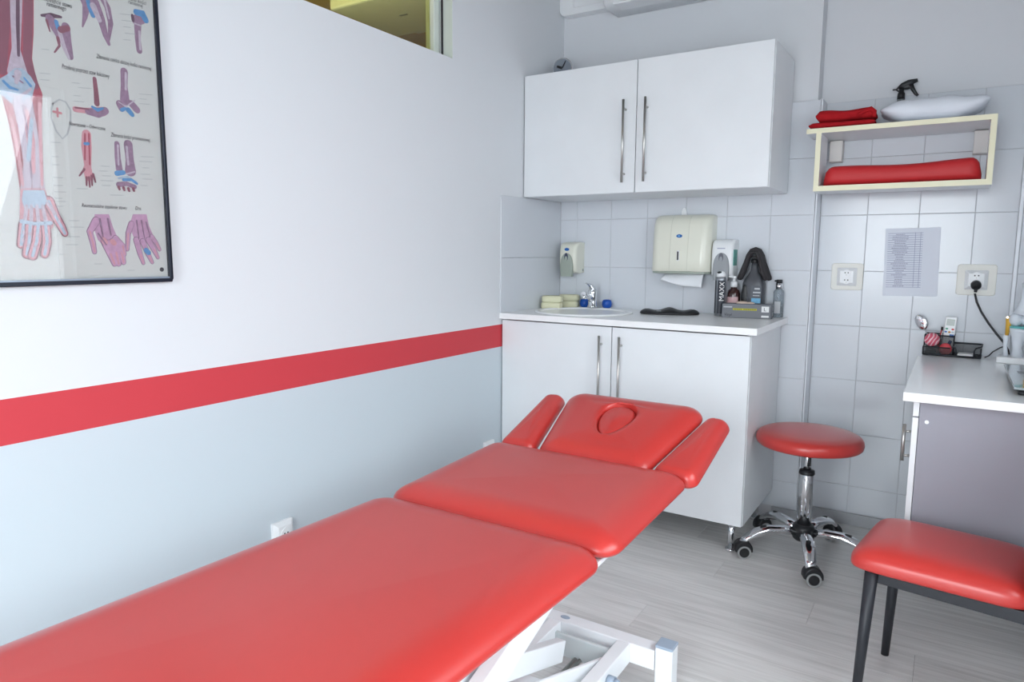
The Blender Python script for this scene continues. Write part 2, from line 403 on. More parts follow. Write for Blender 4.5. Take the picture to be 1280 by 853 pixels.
# interior window in the left wall and the room behind it
w2 = thing('window_2', 'high interior window with yellowish glass in the left wall', 'window', (0, 0, OZ0), kind='structure')
JAMB = mat('pale_green_jamb', S(214, 222, 214), 0.5)
boxpart('jamb', (-0.108, OY1-0.003, 0), (-0.001, OY1+0.0, OZ1-OZ0), JAMB, w2)
boxpart('window_frame', (-0.10, OY1-0.056, 0), (-0.055, OY1-0.022, OZ1-OZ0), JAMB, w2, 0.003)
boxpart('glazing_bead', (-0.078, OY1-0.022, 0), (-0.05, OY1-0.013, OZ1-OZ0), CHROME, w2, 0.002)
boxpart('seal', (-0.065, OY1-0.013, 0), (-0.048, OY1-0.003, OZ1-OZ0), GAP, w2)  # dark strip between glazing bead and jamb
boxpart('window_frame', (-0.10, OY0, 0), (-0.055, OY0+0.04, OZ1-OZ0), JAMB, w2, 0.003)
boxpart('window_frame', (-0.10, OY0+0.04, OZ1-OZ0-0.04), (-0.055, OY1-0.056, OZ1-OZ0), JAMB, w2, 0.003)
boxpart('pane', (-0.080, OY0+0.04, 0), (-0.076, OY1-0.056, OZ1-OZ0-0.04), glassy('yellowish_glass', (0.84, 0.87, 0.68, 1)), w2)
ADJ = mat('ochre_plaster', S(212, 186, 128), 0.8)
tag(obj('wall_next_room', B().box((-4.2, FY, 0), (-4.1, 3.3, 2.95)).box((-4.1, 3.2, 0), (-0.11, 3.3, 2.95)).box((-4.1, FY, 0), (-0.11, FY+0.1, 2.95)).box((-4.2, FY, 2.95), (-0.11, 3.3, 3.05)).box((-4.2, FY, -0.1), (-0.11, 3.3, 0)).box((-0.2, 0.2, 0), (-0.11, 3.2, 2.95)), ADJ),
    'ochre walls and ceiling of the next room seen through the high window', 'wall', kind='structure')
ca = thing('ceiling_air_conditioner', 'pale ceiling mounted air conditioner seen through the high window', 'air conditioner', (-1.2, 0.1, 2.95))
PALE = mat('pale_unit_plastic', S(226, 232, 214), 0.5)
boxpart('housing', (-0.33, -0.31, -0.20), (0.75, 0.32, 0), PALE, ca, 0.015)
boxpart('grille', (-0.30, 0.335, -0.14), (0.75, 0.50, 0), PALE, ca, 0.01)
boxpart('badge', (-0.02, -0.02, -0.203), (0.04, 0.0, -0.2001), GREYP, ca)
boxpart('rail', (-0.35, 0.53, -0.05), (0.8, 0.56, 0), PALE, ca)

# ================================================================== FURNITURE AT THE SINK WALL
def bar_handle(parent, x, yf, z0, z1, m=STEEL, axis='y', r=0.0058, off=0.032):
    b = B().cyl((x, yf-off, z0), (x, yf-off, z1), r, n=14)
    for z in (z0+0.04, z1-0.04): b.cyl((x, yf-off, z), (x, yf, z), r*0.8, n=10)
    return obj('handle', b, m, parent)
uc = thing('wall_cabinet', 'white two-door wall cabinet with long steel bar handles above the sink', 'cabinet')
ub = B(); X0, X1, Y0, Y1, Z0, Z1 = 0.004, 1.184, -0.374, -0.003, 1.543, 2.127
ub.box((X0, Y0, Z0), (X0+0.018, Y1, Z1)); ub.box((X1-0.018, Y0, Z0), (X1, Y1, Z1)); ub.box((X0+0.018, Y0, Z0), (X1-0.018, Y1, Z0+0.018))
ub.box((X0+0.018, Y0, Z1-0.018), (X1-0.018, Y1, Z1)); ub.box((X0+0.018, Y1-0.006, Z0+0.018), (X1-0.018, Y1, Z1-0.018))
obj('body', ub, WHITE, uc)
for a, b_, hx in ((0.006, 0.5945, 0.545), (0.5985, 1.182, 0.649)):
    d = boxpart('door', (a, -0.392, Z0+0.001), (b_, -0.3745, Z1-0.001), WHITE, uc, 0.0012)
    bar_handle(d, hx, -0.392, 1.588, 1.954)
bc = thing('base_cabinet', 'white two-door base cabinet on steel legs under the sink', 'cabinet')
bb = B(); X0, X1, Y0, Y1, Z0, Z1 = 0.004, 1.190, -0.567, -0.014, 0.142, 0.946
bb.box((X0, Y0, Z0), (X0+0.018, Y1, Z1)); bb.box((X1-0.018, Y0, Z0), (X1, Y1, Z1)); bb.box((X0+0.018, Y0, Z0), (X1-0.018, Y1, Z0+0.018)); bb.box((X0+0.018, Y1-0.006, Z0+0.018), (X1-0.018, Y1, Z1))
obj('body', bb, WHITE, bc)
for a, b_, hx in ((0.006, 0.587, 0.541), (0.591, 1.188, 0.637)):
    d = boxpart('door', (a, -0.585, Z0+0.002), (b_, -0.5675, Z1-0.006), WHITE, bc, 0.0012)
    bar_handle(d, hx, -0.585, 0.50, 0.902)
for lx in (0.07, 1.13):
    for ly in (-0.50, -0.07):
        obj('leg', B().cyl((lx, ly, 0.01), (lx, ly, 0.142), 0.015).cyl((lx, ly, 0), (lx, ly, 0.012), 0.022), CHROME, bc)
# worktop with the cut-out for the wash basin
SC = Vector((0.315, -0.325)); SA, SB = 0.225, 0.205
ct = B(); n = 72
def rectpt(t, lo, hi, c):
    dx, dy = math.cos(t), math.sin(t); k = 1e9
    if dx > 1e-9: k = min(k, (hi[0]-c.x)/dx)
    if dx < -1e-9: k = min(k, (lo[0]-c.x)/dx)
    if dy > 1e-9: k = min(k, (hi[1]-c.y)/dy)
    if dy < -1e-9: k = min(k, (lo[1]-c.y)/dy)
    return (c.x+dx*k, c.y+dy*k)
lo, hi = (0.001, -0.605), (1.218, -0.002)
angs = sorted([2*PI*i/n for i in range(n)] + [math.atan2(yy-SC.y, xx-SC.x) % (2*PI) for xx in (lo[0], hi[0]) for yy in (lo[1], hi[1])])
out = [rectpt(t, lo, hi, SC) for t in angs]; inn = [(SC.x+SA*0.95*math.cos(t), SC.y+SB*0.95*math.sin(t)) for t in angs]
ct.rings([[(x, y, 0.975) for x, y in inn], [(x, y, 0.975) for x, y in out], [(x, y, 0.947) for x, y in out], [(x, y, 0.947) for x, y in inn]], 0, False, closed=True)
ct = tag(obj('worktop', ct, CTOP, None, 0.0018), 'white worktop slab on the base cabinet with a round basin', 'worktop')
sb = B().lathe([(1.0, 0.0), (1.0, 0.004), (0.985, 0.007), (0.95, 0.0075), (0.90, 0.006), (0.86, 0.002), (0.80, -0.04), (0.62, -0.095), (0.30, -0.115), (0.10, -0.118), (0.10, -0.124), (0.32, -0.122), (0.66, -0.101), (0.84, -0.045), (0.90, -0.002)], (SC.x, SC.y, 0.9755), 64, 0, SA*1.09, SB*1.13)
wbn = thing('wash_basin', 'oval white ceramic basin set into the worktop', 'sink', (0, 0, 0))
obj('bowl', sb, CERAMIC, wbn)
obj('drain', B().lathe([(0.024, 0), (0.024, 0.004), (0.016, 0.005), (0.001, 0.003)], (SC.x, SC.y, 0.862)), CHROME, wbn)
# mixer tap
fx, fy = 0.268, -0.125
tp = thing('basin_mixer_tap', 'chrome single-lever mixer tap behind the basin', 'tap', (fx, fy, 0.986))
obj('tap_body', B().lathe([(0.026, 0), (0.026, 0.006), (0.022, 0.012), (0.0215, 0.055), (0.0235, 0.075), (0.022, 0.088), (0.012, 0.097), (0.001, 0.10)]), CHROME, tp)
obj('spout', B().tube([(0, -0.008, 0.038), (0, -0.045, 0.058), (0, -0.085, 0.070), (0, -0.108, 0.072)], [0.017, 0.0155, 0.0145, 0.0145], 16).cyl((0, -0.100, 0.070), (0, -0.102, 0.048), 0.0115), CHROME, tp)
obj('lever', B().tube([(0, 0.012, 0.085), (0, -0.006, 0.104), (0, -0.03, 0.118), (0, -0.068, 0.126), (0, -0.088, 0.128)], [0.020, 0.017, 0.012, 0.008, 0.004], 16, sx=1.0, sy=0.55), CHROME, tp)
# yellowish sponges (two stacks of two)
SPG = mat('pale_yellow_foam', S(226, 224, 192), 0.75, var=0.06, bump=0.2, bscale=300)
for i, (sx, sy, sz, lab) in enumerate(((0.075, -0.215, 0, 'pale yellow sponge at the bottom of the stack by the basin rim'), (0.078, -0.213, 1, 'pale yellow sponge on top of the stack by the basin rim'),
                                      (0.098, -0.068, 0, 'pale yellow sponge at the bottom of the stack in the wall corner'), (0.100, -0.066, 1, 'pale yellow sponge on top of the stack in the wall corner'))):
    b = B()
    rr = []
    for k, (f, z) in enumerate(((0.90, 0), (1.0, 0.008), (0.96, 0.017), (1.0, 0.025), (0.86, 0.0335))):
        rr.append([(0.056*f*(1+0.04*math.cos(8*t))*math.copysign(abs(math.cos(t))**0.6, math.cos(t)), 0.036*f*math.copysign(abs(math.sin(t))**0.6, math.sin(t)), z) for t in [2*PI*j/40 for j in range(40)]])
    b.rings(rr)
    zb = 0.9755 if i > 1 else 0.9755
    tag(obj('sponge', b, SPG, None, loc=(sx, sy, zb+(0.034 if sz else 0)), rz=0.35), lab, 'sponge', 'yellow sponges beside the basin')
# small blue cups behind the tap
BLU = mat('blue_rubber', S(22, 84, 178), 0.35)
for (px, r, lab) in ((730.5, 0.026, 'blue rubber cup standing left of the tap with a hollow front'), (742.0, 0.016, 'small blue rubber cup half hidden behind the tap'), (758.5, 0.027, 'blue rubber cup lying right of the tap against the tiles')):
    p = on(px, 386.0, 'y', -0.048)
    b = B().lathe([(0.45, -0.9), (0.85, -0.6), (1.0, -0.1), (0.95, 0.45), (0.75, 0.8), (0.62, 0.86), (0.5, 0.6), (0.3, 0.3), (0.02, 0.2)], (0, 0, 0), 24, 0)
    o = obj('rubber_cup', b, BLU, None, loc=(p.x, -0.048, 0.9755+r*0.90))
    o.scale = (r*1.0, r*0.9, r*1.0)
    tag(o, lab, 'cup', 'blue rubber cups behind the tap')
# black wavy pad
bp = B(); rr = []
for k in range(9):
    a = PI/2*k/8; f = max(0.02, math.cos(a)); ring = []
    for j in range(48):
        t = 2*PI*j/48; x = 0.142*f*math.copysign(abs(math.cos(t))**0.85, math.cos(t)); yv = 0.072*f*math.copysign(abs(math.sin(t))**0.85, math.sin(t))
        h = 0.024 + 0.009*math.cos(x*2*PI/0.125) - 0.004*math.cos(x*PI/0.14)
        ring.append((x, yv, 0.004+math.sin(a)*h))
    rr.append(ring)
rr.insert(0, [(x*0.97, y*0.95, 0) for x, y, z in rr[0]])
bp.rings(rr)
pad = on(836, 391.5, 'z', 0.975)
pd = thing('gel_pad', 'black wavy gel wrist pad lying on the worktop', 'pad', (0.700, -0.160, 0.9755), 0.36)
obj('pad_body', bp, mat('black_gel', S(38, 38, 41), 0.42), pd)
obj('logo_print', B().tube([(-0.062, -0.0655, 0.019), (-0.040, -0.0668, 0.019)], 0.0018, 8), GREYP, pd)

# ---------------- bottles and boxes at the right end of the worktop
ZT = 0.9755
gb = thing('glove_box', 'grey cardboard box of vinyl gloves with yellow strip and letter L', 'box', (0.962, -0.190, ZT), math.radians(10))
GBX = mat('grey_card', S(118, 120, 126), 0.6); GB2 = mat('dark_grey_card', S(84, 86, 92), 0.6)
obj('carton', B().box((0, 0, 0), (0.219, 0.078, 0.064)), GBX, gb, 0.0015)
boxpart('edge_strip', (0.211, -0.0006, 0.001), (0.219, -0.0001, 0.063), GB2, gb)
boxpart('letter_panel', (0.172, -0.001, 0.030), (0.204, -0.0002, 0.056), mat('white_print', S(232, 232, 232), 0.6), gb, 0.0)
text_mesh('letter_print', 'L', 0.022, mat('black_print', S(24, 24, 28), 0.6), gb, (1, 0, 0), (0, 0, 1), (0.181, -0.0014, 0.0355))
boxpart('size_panel', (0.172, -0.001, 0.006), (0.204, -0.0002, 0.015), MATS['white_print'], gb)
boxpart('yellow_strip', (0.048, -0.0008, 0.036), (0.152, -0.0001, 0.0445), mat('yellow_print', S(196, 190, 60), 0.6), gb)
b = B()
for q in range(16):
    if q != 6: b.box((0.052+q*0.0061, -0.0012, 0.038), (0.052+q*0.0061+0.0042, -0.0006, 0.0425))
obj('strip_print', b, mat('olive_print', S(120, 118, 40), 0.6), gb)
boxpart('corner_print', (0.006, -0.0008, 0.047), (0.044, -0.0001, 0.053), mat('light_grey_print', S(190, 192, 196), 0.6), gb)
text_mesh('word_print', 'Vinyl', 0.017, MATS['black_print'], gb, (1, 0, 0), (0, 0, 1), (0.010, -0.0012, 0.009), shear=0.15)
for z, h in ((0.035, 0.016), (0.012, 0.016)): boxpart('side_print', (0.2191, 0.02, z), (0.2197, 0.065, z+h), MATS['light_grey_print'], gb)
obj('opening', B().prism([(0.1095+0.06*math.cos(2*PI*i/24), 0.042+0.025*math.sin(2*PI*i/24)) for i in range(24)], 0.0642, 0.0648), GB2, gb)
obj('glove', B().ell((0.085, 0.042, 0.066), (0.028, 0.016, 0.010)).ell((0.118, 0.044, 0.066), (0.022, 0.014, 0.007)), mat('pink_vinyl', S(212, 190, 176), 0.4), gb)
# spray can
sc = thing('spray_can', 'tall aerosol can with dark label and white vertical lettering', 'can', (0.928, -0.105, ZT))
CAN = mat('can_metal', S(150, 154, 160), 0.35, 0.6)
obj('can_body', B().lathe([(0.024, 0), (0.0262, 0.003), (0.0262, 0.172), (0.0245, 0.180), (0.020, 0.186), (0.012, 0.189), (0.001, 0.189)]), CAN, sc)
b = B()
for a0, a1, in ((-2.9, -2.15), (-1.85, -0.5)):
    m_ = 14
    for k in range(m_):
        u0, u1 = a0+(a1-a0)*k/m_, a0+(a1-a0)*(k+1)/m_
        b.faces([(0.0266*math.cos(u), 0.0266*math.sin(u), z) for u, z in ((u0, 0.012), (u1, 0.012), (u1, 0.168), (u0, 0.168))], [(0, 1, 2, 3)])
obj('label', b, mat('dark_label', S(52, 56, 66), 0.4), sc)
ca_ = -1.12
tm = text_mesh('lettering', 'MAXX', 0.032, MATS['white_print'], sc, (0, 0, 1), (-math.cos(ca_+PI/2), -math.sin(ca_+PI/2), 0), (0.0274*math.cos(ca_)+0.011*math.cos(ca_+PI/2), 0.0274*math.sin(ca_)+0.011*math.sin(ca_+PI/2), 0.070))
obj('spray_cap', B().lathe([(0.0215, 0.182), (0.0215, 0.196), (0.018, 0.206), (0.010, 0.211), (0.001, 0.212)]), PLASTW, sc)
obj('nozzle', B().ell((-0.004, -0.012, 0.204), (0.012, 0.010, 0.0065)), BLACKP, sc)
# brown pump bottle
pb = thing('pump_bottle', 'brown pump bottle with white pump and pink label behind the glove box', 'bottle', (0.979, -0.066, ZT))
obj('bottle_body', B().lathe([(0.028, 0), (0.031, 0.004), (0.031, 0.092), (0.030, 0.105), (0.026, 0.120), (0.015, 0.130), (0.0135, 0.134), (0.0135, 0.140)]), mat('brown_plastic', S(58, 34, 32), 0.15, coat=0.5), pb)
b = B()
for k in range(20):
    u0, u1 = -2.6+2.0*k/20, -2.6+2.0*(k+1)/20
    b.faces([(0.0313*math.cos(u), 0.0313*math.sin(u), z) for u, z in ((u0, 0.02), (u1, 0.02), (u1, 0.090), (u0, 0.090))], [(0, 1, 2, 3)])
obj('label', b, mat('pink_label', S(206, 170, 172), 0.5, var=0.12, scale=160), pb)
obj('pump', B().lathe([(0.0165, 0.136), (0.0165, 0.160), (0.008, 0.163), (0.006, 0.164), (0.006, 0.178), (0.013, 0.180), (0.013, 0.187), (0.001, 0.19)]).tube([(0, 0, 0.184), (-0.02, -0.012, 0.186), (-0.036, -0.022, 0.182)], [0.006, 0.0055, 0.004], 10), PLASTW, pb)
# large grey bottle, handle on the left, label on the right
gx, gy = 1.066, -0.043
lb = thing('spray_bottle', 'large dark grey bottle with blue label under a draped cloth', 'bottle', (gx, gy, ZT))
DGREY = mat('dark_grey_plastic', S(84, 86, 92), 0.35)
rr = []
for z, f, g in ((0, 0.93, 0.93), (0.004, 1, 1), (0.13, 1, 1), (0.155, 0.97, 0.97), (0.175, 0.82, 0.86), (0.195, 0.55, 0.62), (0.212, 0.36, 0.46), (0.235, 0.30, 0.38), (0.25, 0.28, 0.36)):
    rr.append([(0.052*f*math.copysign(abs(math.cos(t))**0.7, math.cos(t)), 0.040*g*math.copysign(abs(math.sin(t))**0.7, math.sin(t)), z) for t in [2*PI*j/36 for j in range(36)]])
obj('bottle_body', B().rings(rr), DGREY, lb)
obj('trigger_head', B().cyl((0, 0, 0.25), (0, 0, 0.268), 0.019).box((-0.016, -0.011, 0.268), (0.016, 0.011, 0.284)), BLACKP, lb, 0.003)
obj('grip_recess', B().ell((-0.034, -0.0365, 0.095), (0.015, 0.0055, 0.055)), BLACKP, lb)
boxpart('label', (-0.004, -0.0408, 0.02), (0.043, -0.0402, 0.145), mat('grey_label', S(92, 96, 104), 0.5), lb)
for z0, z1, c_ in ((0.065, 0.088, S(116, 178, 214)), (0.025, 0.058, S(96, 170, 208))): boxpart('label_picture', (0.000, -0.0415, z0), (0.041, -0.0409, z1), mat('blue_print_%d' % int(z0*1000), c_, 0.5, var=0.3, scale=90), lb)
boxpart('label_text', (0.006, -0.0415, 0.098), (0.036, -0.0409, 0.102), MATS['light_grey_print'], lb)
boxpart('label_text', (0.006, -0.0415, 0.111), (0.040, -0.0409, 0.118), MATS['light_grey_print'], lb)
boxpart('label_text', (0.012, -0.0415, 0.128), (0.036, -0.0409, 0.136), MATS['light_grey_print'], lb)
# draped cloth: two thick folds hanging in an inverted V
cl_b = B(); CLO = mat('dark_grey_cloth', S(66, 64, 66), 0.95, var=0.2, scale=40, bump=0.4, bscale=400, spec=0.1)
def flap(side, o):
    return [(0.0, 0, 0.314-o), (0.016*side, 0, 0.308-o), (0.030*side, 0, 0.285-o), (0.040*side, 0, 0.250-o*0.6), (0.052*side, 0, 0.214-o*0.4), (0.066*side, 0, 0.180), (0.071*side, 0, 0.172)]
def whole(o): return flap(-1, o)[:0:-1] + flap(1, o)
cl_b.tube([(x, 0.010, z) for x, y_, z in whole(0.0)], [0.008, 0.014, 0.015, 0.0135, 0.013, 0.0135, 0.014, 0.0135, 0.013, 0.0135, 0.015, 0.014, 0.008], 14, sx=0.8, sy=2.6, up=(0, 1, 0.01))
cl_b.tube([(x*0.84, -0.016, z) for x, y_, z in whole(0.013)], [0.007, 0.012, 0.013, 0.012, 0.011, 0.011, 0.011, 0.011, 0.011, 0.012, 0.013, 0.012, 0.007], 14, sx=0.8, sy=2.0, up=(0, 1, 0.01))
tag(obj('draped_cloth', cl_b, CLO, None, loc=(gx, gy-0.012, ZT)), 'dark grey cloth hung over the neck of the large bottle', 'cloth')
# clear pump bottle
cb = thing('clear_pump_bottle', 'clear slim bottle with silver collar and black pump at the worktop end', 'bottle', (1.176, -0.030, ZT))
obj('bottle_body', B().lathe([(0.020, 0), (0.0235, 0.003), (0.0235, 0.118), (0.021, 0.126), (0.012, 0.131), (0.011, 0.133)]), mat('clear_plastic', S(200, 208, 214), 0.08, trans=0.75, ior=1.2), cb)
boxpart('label', (-0.012, -0.0242, 0.02), (0.014, -0.0236, 0.075), MATS['light_grey_print'], cb)
obj('collar', B().lathe([(0.0155, 0.131), (0.0155, 0.158), (0.001, 0.159)]), CHROME, cb)
obj('pump', B().lathe([(0.0135, 0.158), (0.0135, 0.172), (0.012, 0.175), (0.001, 0.175)]).tube([(0, 0, 0.169), (-0.02, -0.006, 0.169)], [0.005, 0.004], 10), BLACKP, cb)

# ---------------- dispensers on the tiles
def prof_extrude(b, prof, x0, x1, r, mi=0):
    """side profile (y,z) swept along x with rounded vertical front edges"""
    steps = [(0.0, 1.0)]
    ks = [0, 0.15, 0.4, 0.7, 1.0]
    rings = []
    for k in ks: rings.append((x0+r*(1-math.cos(PI/2*k)) if False else x0+r*k, math.sqrt(max(0, 1-(1-k)**2))))
    tail = [(x1-(x-x0), f) for x, f in rings[::-1]]
    al = rings+tail
    yb = max(p[0] for p in prof); ymin = min(p[0] for p in prof)
    rr = []
    for x, f in al:
        rr.append([(x, yb-(yb-y)*(1-(1-f)*r*1.0/(yb-ymin)), z-(1-f)*0.25*r*(1 if z > sum(q[1] for q in prof)/len(prof) else 0)) for y, z in prof])
    b.rings(rr, mi)
    return b
pt = thing('paper_towel_dispenser', 'large cream paper towel dispenser on the tiles', 'dispenser', (0.722, -0.0005, 1.180))
prof = [(0, 0.012), (-0.118, 0.0), (-0.124, 0.004), (-0.122, 0.05), (-0.118, 0.12), (-0.112, 0.18), (-0.104, 0.225), (-0.092, 0.252), (-0.072, 0.268), (-0.045, 0.276), (0, 0.279)]
obj('cover', prof_extrude(B(), prof, -0.146, 0.146, 0.045), CREAM, pt)
for xx in (-0.045, 0.043):
    b = B(); pr = [(y-0.0012, z) for y, z in prof[2:10]]
    b.rings([[(xx-0.0013, y, z) for y, z in pr]+[(xx-0.0013, y+0.004, z) for y, z in pr[::-1]], [(xx+0.0013, y, z) for y, z in pr]+[(xx+0.0013, y+0.004, z) for y, z in pr[::-1]]], 0, False)
    obj('seam_rib', b, mat('cream_rib', S(214, 214, 200), 0.35), pt)
def oval(name, c, a, h, m, parent, t=0.0014, n=24):
    return obj(name, B().rings([[(c[0]+a*math.cos(2*PI*i/n), c[1]-k, c[2]+h*math.sin(2*PI*i/n)) for i in range(n)] for k in (0, t)], 0, False), m, parent)
lg = oval('logo', (-0.002, -0.1130, 0.172), 0.0145, 0.0082, BLUEP, pt, 0.003)
oval('logo_center', (-0.003, -0.1161, 0.172), 0.006, 0.003, mat('light_blue_logo', S(120, 180, 226), 0.3), lg, 0.0004)
boxpart('level_window', (-0.010, -0.123, 0.052), (0.003, -0.1165, 0.102), PLASTW, pt, 0.003)
boxpart('level_slot', (-0.0075, -0.1238, 0.056), (0.0005, -0.1228, 0.098), DARKG, pt, 0.002)
obj('underside', B().prism([(-0.143, -0.006), (-0.146, -0.080), (-0.125, -0.112), (-0.06, -0.125), (0.06, -0.125), (0.125, -0.112), (0.146, -0.080), (0.143, -0.006)], -0.010, 0.003), GREENGREY, pt, 0.004)
b = B(); prt = [(-0.002, -0.019), (-0.008, -0.018), (-0.03, -0.0)]
obj('hook_tab', B().rings([[(-0.018+0.013*math.cos(t), y, 0.283+0.030*max(-0.2, math.sin(t))) for t in [2*PI*i/20 for i in range(20)]] for y in (-0.009, -0.004)], 0, False), PLASTW, pt)
TIS = mat('tissue_paper', S(236, 238, 242), 0.9)
b = B(); nx, ny = 22, 10; vs = []
for i in range(nx+1):
    for j in range(ny+1):
        u, v = i/nx, j/ny
        x = -0.075+0.185*u - 0.02*v*(1-u); dp = 0.072*v*(0.55+0.45*u)
        yy = -0.070 - 0.042*math.sin(v*1.7)*(1-0.45*u) + 0.006*math.sin(u*9+v*2)*v
        vs.append((x, yy, -0.008-dp+0.005*math.sin(u*7+1)*v))
b.faces(vs, [(i*(ny+1)+j, (i+1)*(ny+1)+j, (i+1)*(ny+1)+j+1, i*(ny+1)+j+1) for i in range(nx) for j in range(ny)], 0, True)
ti = obj('paper_towel', b, TIS, None, loc=(0.722, -0.0005, 1.180)); md = ti.modifiers.new('t', 'SOLIDIFY'); md.thickness = 0.003
tag(ti, 'white paper towel hanging out of the cream dispenser', 'paper towel')
def soap_dispenser(name, label, x0, zb, m, mlever, wdt, hgt, dep, dark):
    o = thing(name, label, 'dispenser', (x0+wdt/2, -0.0005, zb))
    h = hgt
    pr = [(0, 0.006), (-dep*0.62, 0.0), (-dep*0.93, 0.012), (-dep, 0.06), (-dep*0.98, h*0.72), (-dep*0.90, h*0.9), (-dep*0.7, h*0.98), (-dep*0.4, h), (0, h)]
    obj('cover', prof_extrude(B(), pr, -wdt/2, wdt/2, 0.02), m, o)
    n_ = 24
    poly = [(wdt*0.36*math.cos(PI*i/n_), h*0.22+h*0.42*math.sin(PI*i/n_)**0.8) for i in range(n_+1)] + [(-wdt*0.33, -0.016), (wdt*0.33, -0.016)]
    lv = obj('push_lever', B().rings([[(x*f, -dep-yo, z) for x, z in poly] for yo, f in ((-0.012, 1.0), (0.006, 1.0), (0.0095, 0.90))], 0, True), mlever, o)
    oval('inlay', (0, -dep-0.0085, h*0.52), 0.011, 0.022, dark, lv, 0.002)
    oval('inlay', (0, -dep-0.0098, h*0.46), 0.007, 0.015, mlever, lv, 0.002)
    return o
s1 = soap_dispenser('soap_dispenser', 'cream wall soap dispenser with grey-green lever in the sink corner', 0.052, 1.158, CREAM, GREENGREY, 0.102, 0.168, 0.105, mat('navy_inlay', S(56, 62, 84), 0.3))
oval('logo', (-0.001, -0.103, 0.128), 0.0135, 0.008, BLUEP, s1, 0.004)
boxpart('lock', (0.0495, -0.020, 0.012), (0.052, -0.010, 0.024), GREYP, s1)
s2 = soap_dispenser('soap_dispenser', 'white wall soap dispenser with grey lever and green side label', 0.872, 1.158, PLASTW, GREYP, 0.104, 0.178, 0.100, mat('grey_inlay', S(98, 98, 108), 0.3))
boxpart('side_label', (0.0505, -0.085, 0.055), (0.0527, -0.022, 0.130), mat('teal_label', S(96, 170, 160), 0.5, var=0.5, scale=60), s2)
boxpart('brand_print', (-0.022, -0.1015, 0.1325), (0.014, -0.0965, 0.1375), mat('lilac_print', S(170, 172, 190), 0.5), s2)

# ---------------- on top of / above the wall cabinet
ck = thing('table_clock', 'small round chrome clock standing on the wall cabinet', 'clock', (0.120, -0.215, 2.1275), 0.30)
obj('case', B().tube([(0, 0.012, 0.058), (0, -0.012, 0.058)], 0.052, 32), CHROME, ck, 0.003)
obj('dial', B().tube([(0, -0.0122, 0.058), (0, -0.0132, 0.058)], 0.046, 32), mat('grey_dial', S(140, 148, 158), 0.2, 0.4), ck)
obj('hands', B().tube([(0, -0.0145, 0.058), (0.016, -0.0145, 0.092)], 0.003, 8).tube([(0, -0.0145, 0.058), (-0.026, -0.0145, 0.068)], 0.006, 8), BLACKP, ck)
obj('foot', B().box((-0.03, -0.012, 0), (0.03, 0.012, 0.010)), BLACKP, ck)
ac = thing('air_conditioner', 'white split air conditioner high on the back wall', 'air conditioner', (0.312, 0.017, 2.462))
pr = [(0, 0.0), (-0.16, 0.0), (-0.195, 0.012), (-0.212, 0.04), (-0.216, 0.12), (-0.21, 0.24), (-0.19, 0.28), (-0.12, 0.295), (0, 0.295)]
obj('housing', B().rings([[(x, y*f, z) for y, z in pr] for x, f in ((0, 0.90), (0.006, 0.96), (0.02, 1.0), (0.80, 1.0), (0.814, 0.96), (0.82, 0.90))], 0, True), PLASTW, ac)
boxpart('front_panel', (0.045, -0.2215, 0.05), (0.775, -0.210, 0.285), PLASTW, ac, 0.004)
boxpart('air_flap', (0.06, -0.200, -0.004), (0.76, -0.10, 0.004), PLASTW, ac, 0.002)
tr = thing('cable_trunking', 'white rounded cable trunking in the corner below the air conditioner pipes', 'trunking', (0.0, 0.018, 2.50))
obj('channel', B().rings([[(x, y, z) for x, z in [(p.x, p.y) for p in rpoly([(0.002, 0.0), (0.31, 0.0), (0.31, 0.10), (0.10, 0.10), (0.10, 0.42), (0.002, 0.42)], [0.035, 0.002, 0.002, 0.02, 0.002, 0.002], 8, 0.1)]] for y in (-0.06, -0.0005)], 0, False), PLASTW, tr, 0.004)
obj('cover_strip', B().box((0.09, -0.066, 0.03), (0.30, -0.0602, 0.072)), PLASTW, tr, 0.003)

# ================================================================== SHELF ON THE RIGHT SECTION
ws = thing('wall_shelf', 'white open box shelf with cream front edges on the tiled wall', 'shelf')
SF = -0.18
tb = B().prism([(1.283, SF+0.001), (1.952, SF+0.001), (1.952, 0.105), (1.318, 0.105), (1.318, -0.006), (1.283, -0.006)], 1.775, 1.795)
t_ = obj('top_board', tb, WHITE, ws); boxpart('edge_band', (1.283, SF-0.001, 1.775), (1.952, SF+0.001, 1.795), EDGE, t_)
t_ = boxpart('bottom_board', (1.322, SF+0.001, 1.534), (1.952, -0.006, 1.556), WHITE, ws); boxpart('edge_band', (1.322, SF-0.001, 1.534), (1.952, SF+0.001, 1.556), EDGE, t_)
for a in (1.322, 1.932):
    t_ = boxpart('side_panel', (a, SF+0.001, 1.556), (a+0.020, -0.006, 1.775), WHITE, ws); boxpart('edge_band', (a, SF-0.001, 1.556), (a+0.020, SF+0.001, 1.775), EDGE, t_)
for a in (1.3435, 1.885):
    t_ = boxpart('hanger_bracket', (a, 0.05, 1.680), (a+0.052, 0.1075, 1.772), mat('ivory_plastic', S(224, 220, 216), 0.4), ws, 0.002)
# red bolster inside
b = B(); rr = []
for k in range(57):
    u = k/56; x = 1.352+0.566*u
    e = min(1, math.sqrt(max(0, 1-(1-min(u, 1-u)/0.07)**2))) if min(u, 1-u) < 0.07 else 1.0
    h = (0.079 + 0.005*math.cos((u-0.1)*PI*2.2) + 0.008*u)*(0.30+0.70*e); d = 0.070*(0.5+0.5*e)
    rr.append([(x, -0.088+d*math.copysign(abs(math.cos(t))**0.55, math.cos(t)), 1.5565+h/2+h/2*math.copysign(abs(math.sin(t))**0.6, math.sin(t))) for t in [2*PI*j/28 for j in range(28)]])
b.rings(rr)
bo = obj('bolster_cushion', b, REDB); tag(bo, 'long red leatherette bolster lying inside the open shelf', 'cushion')
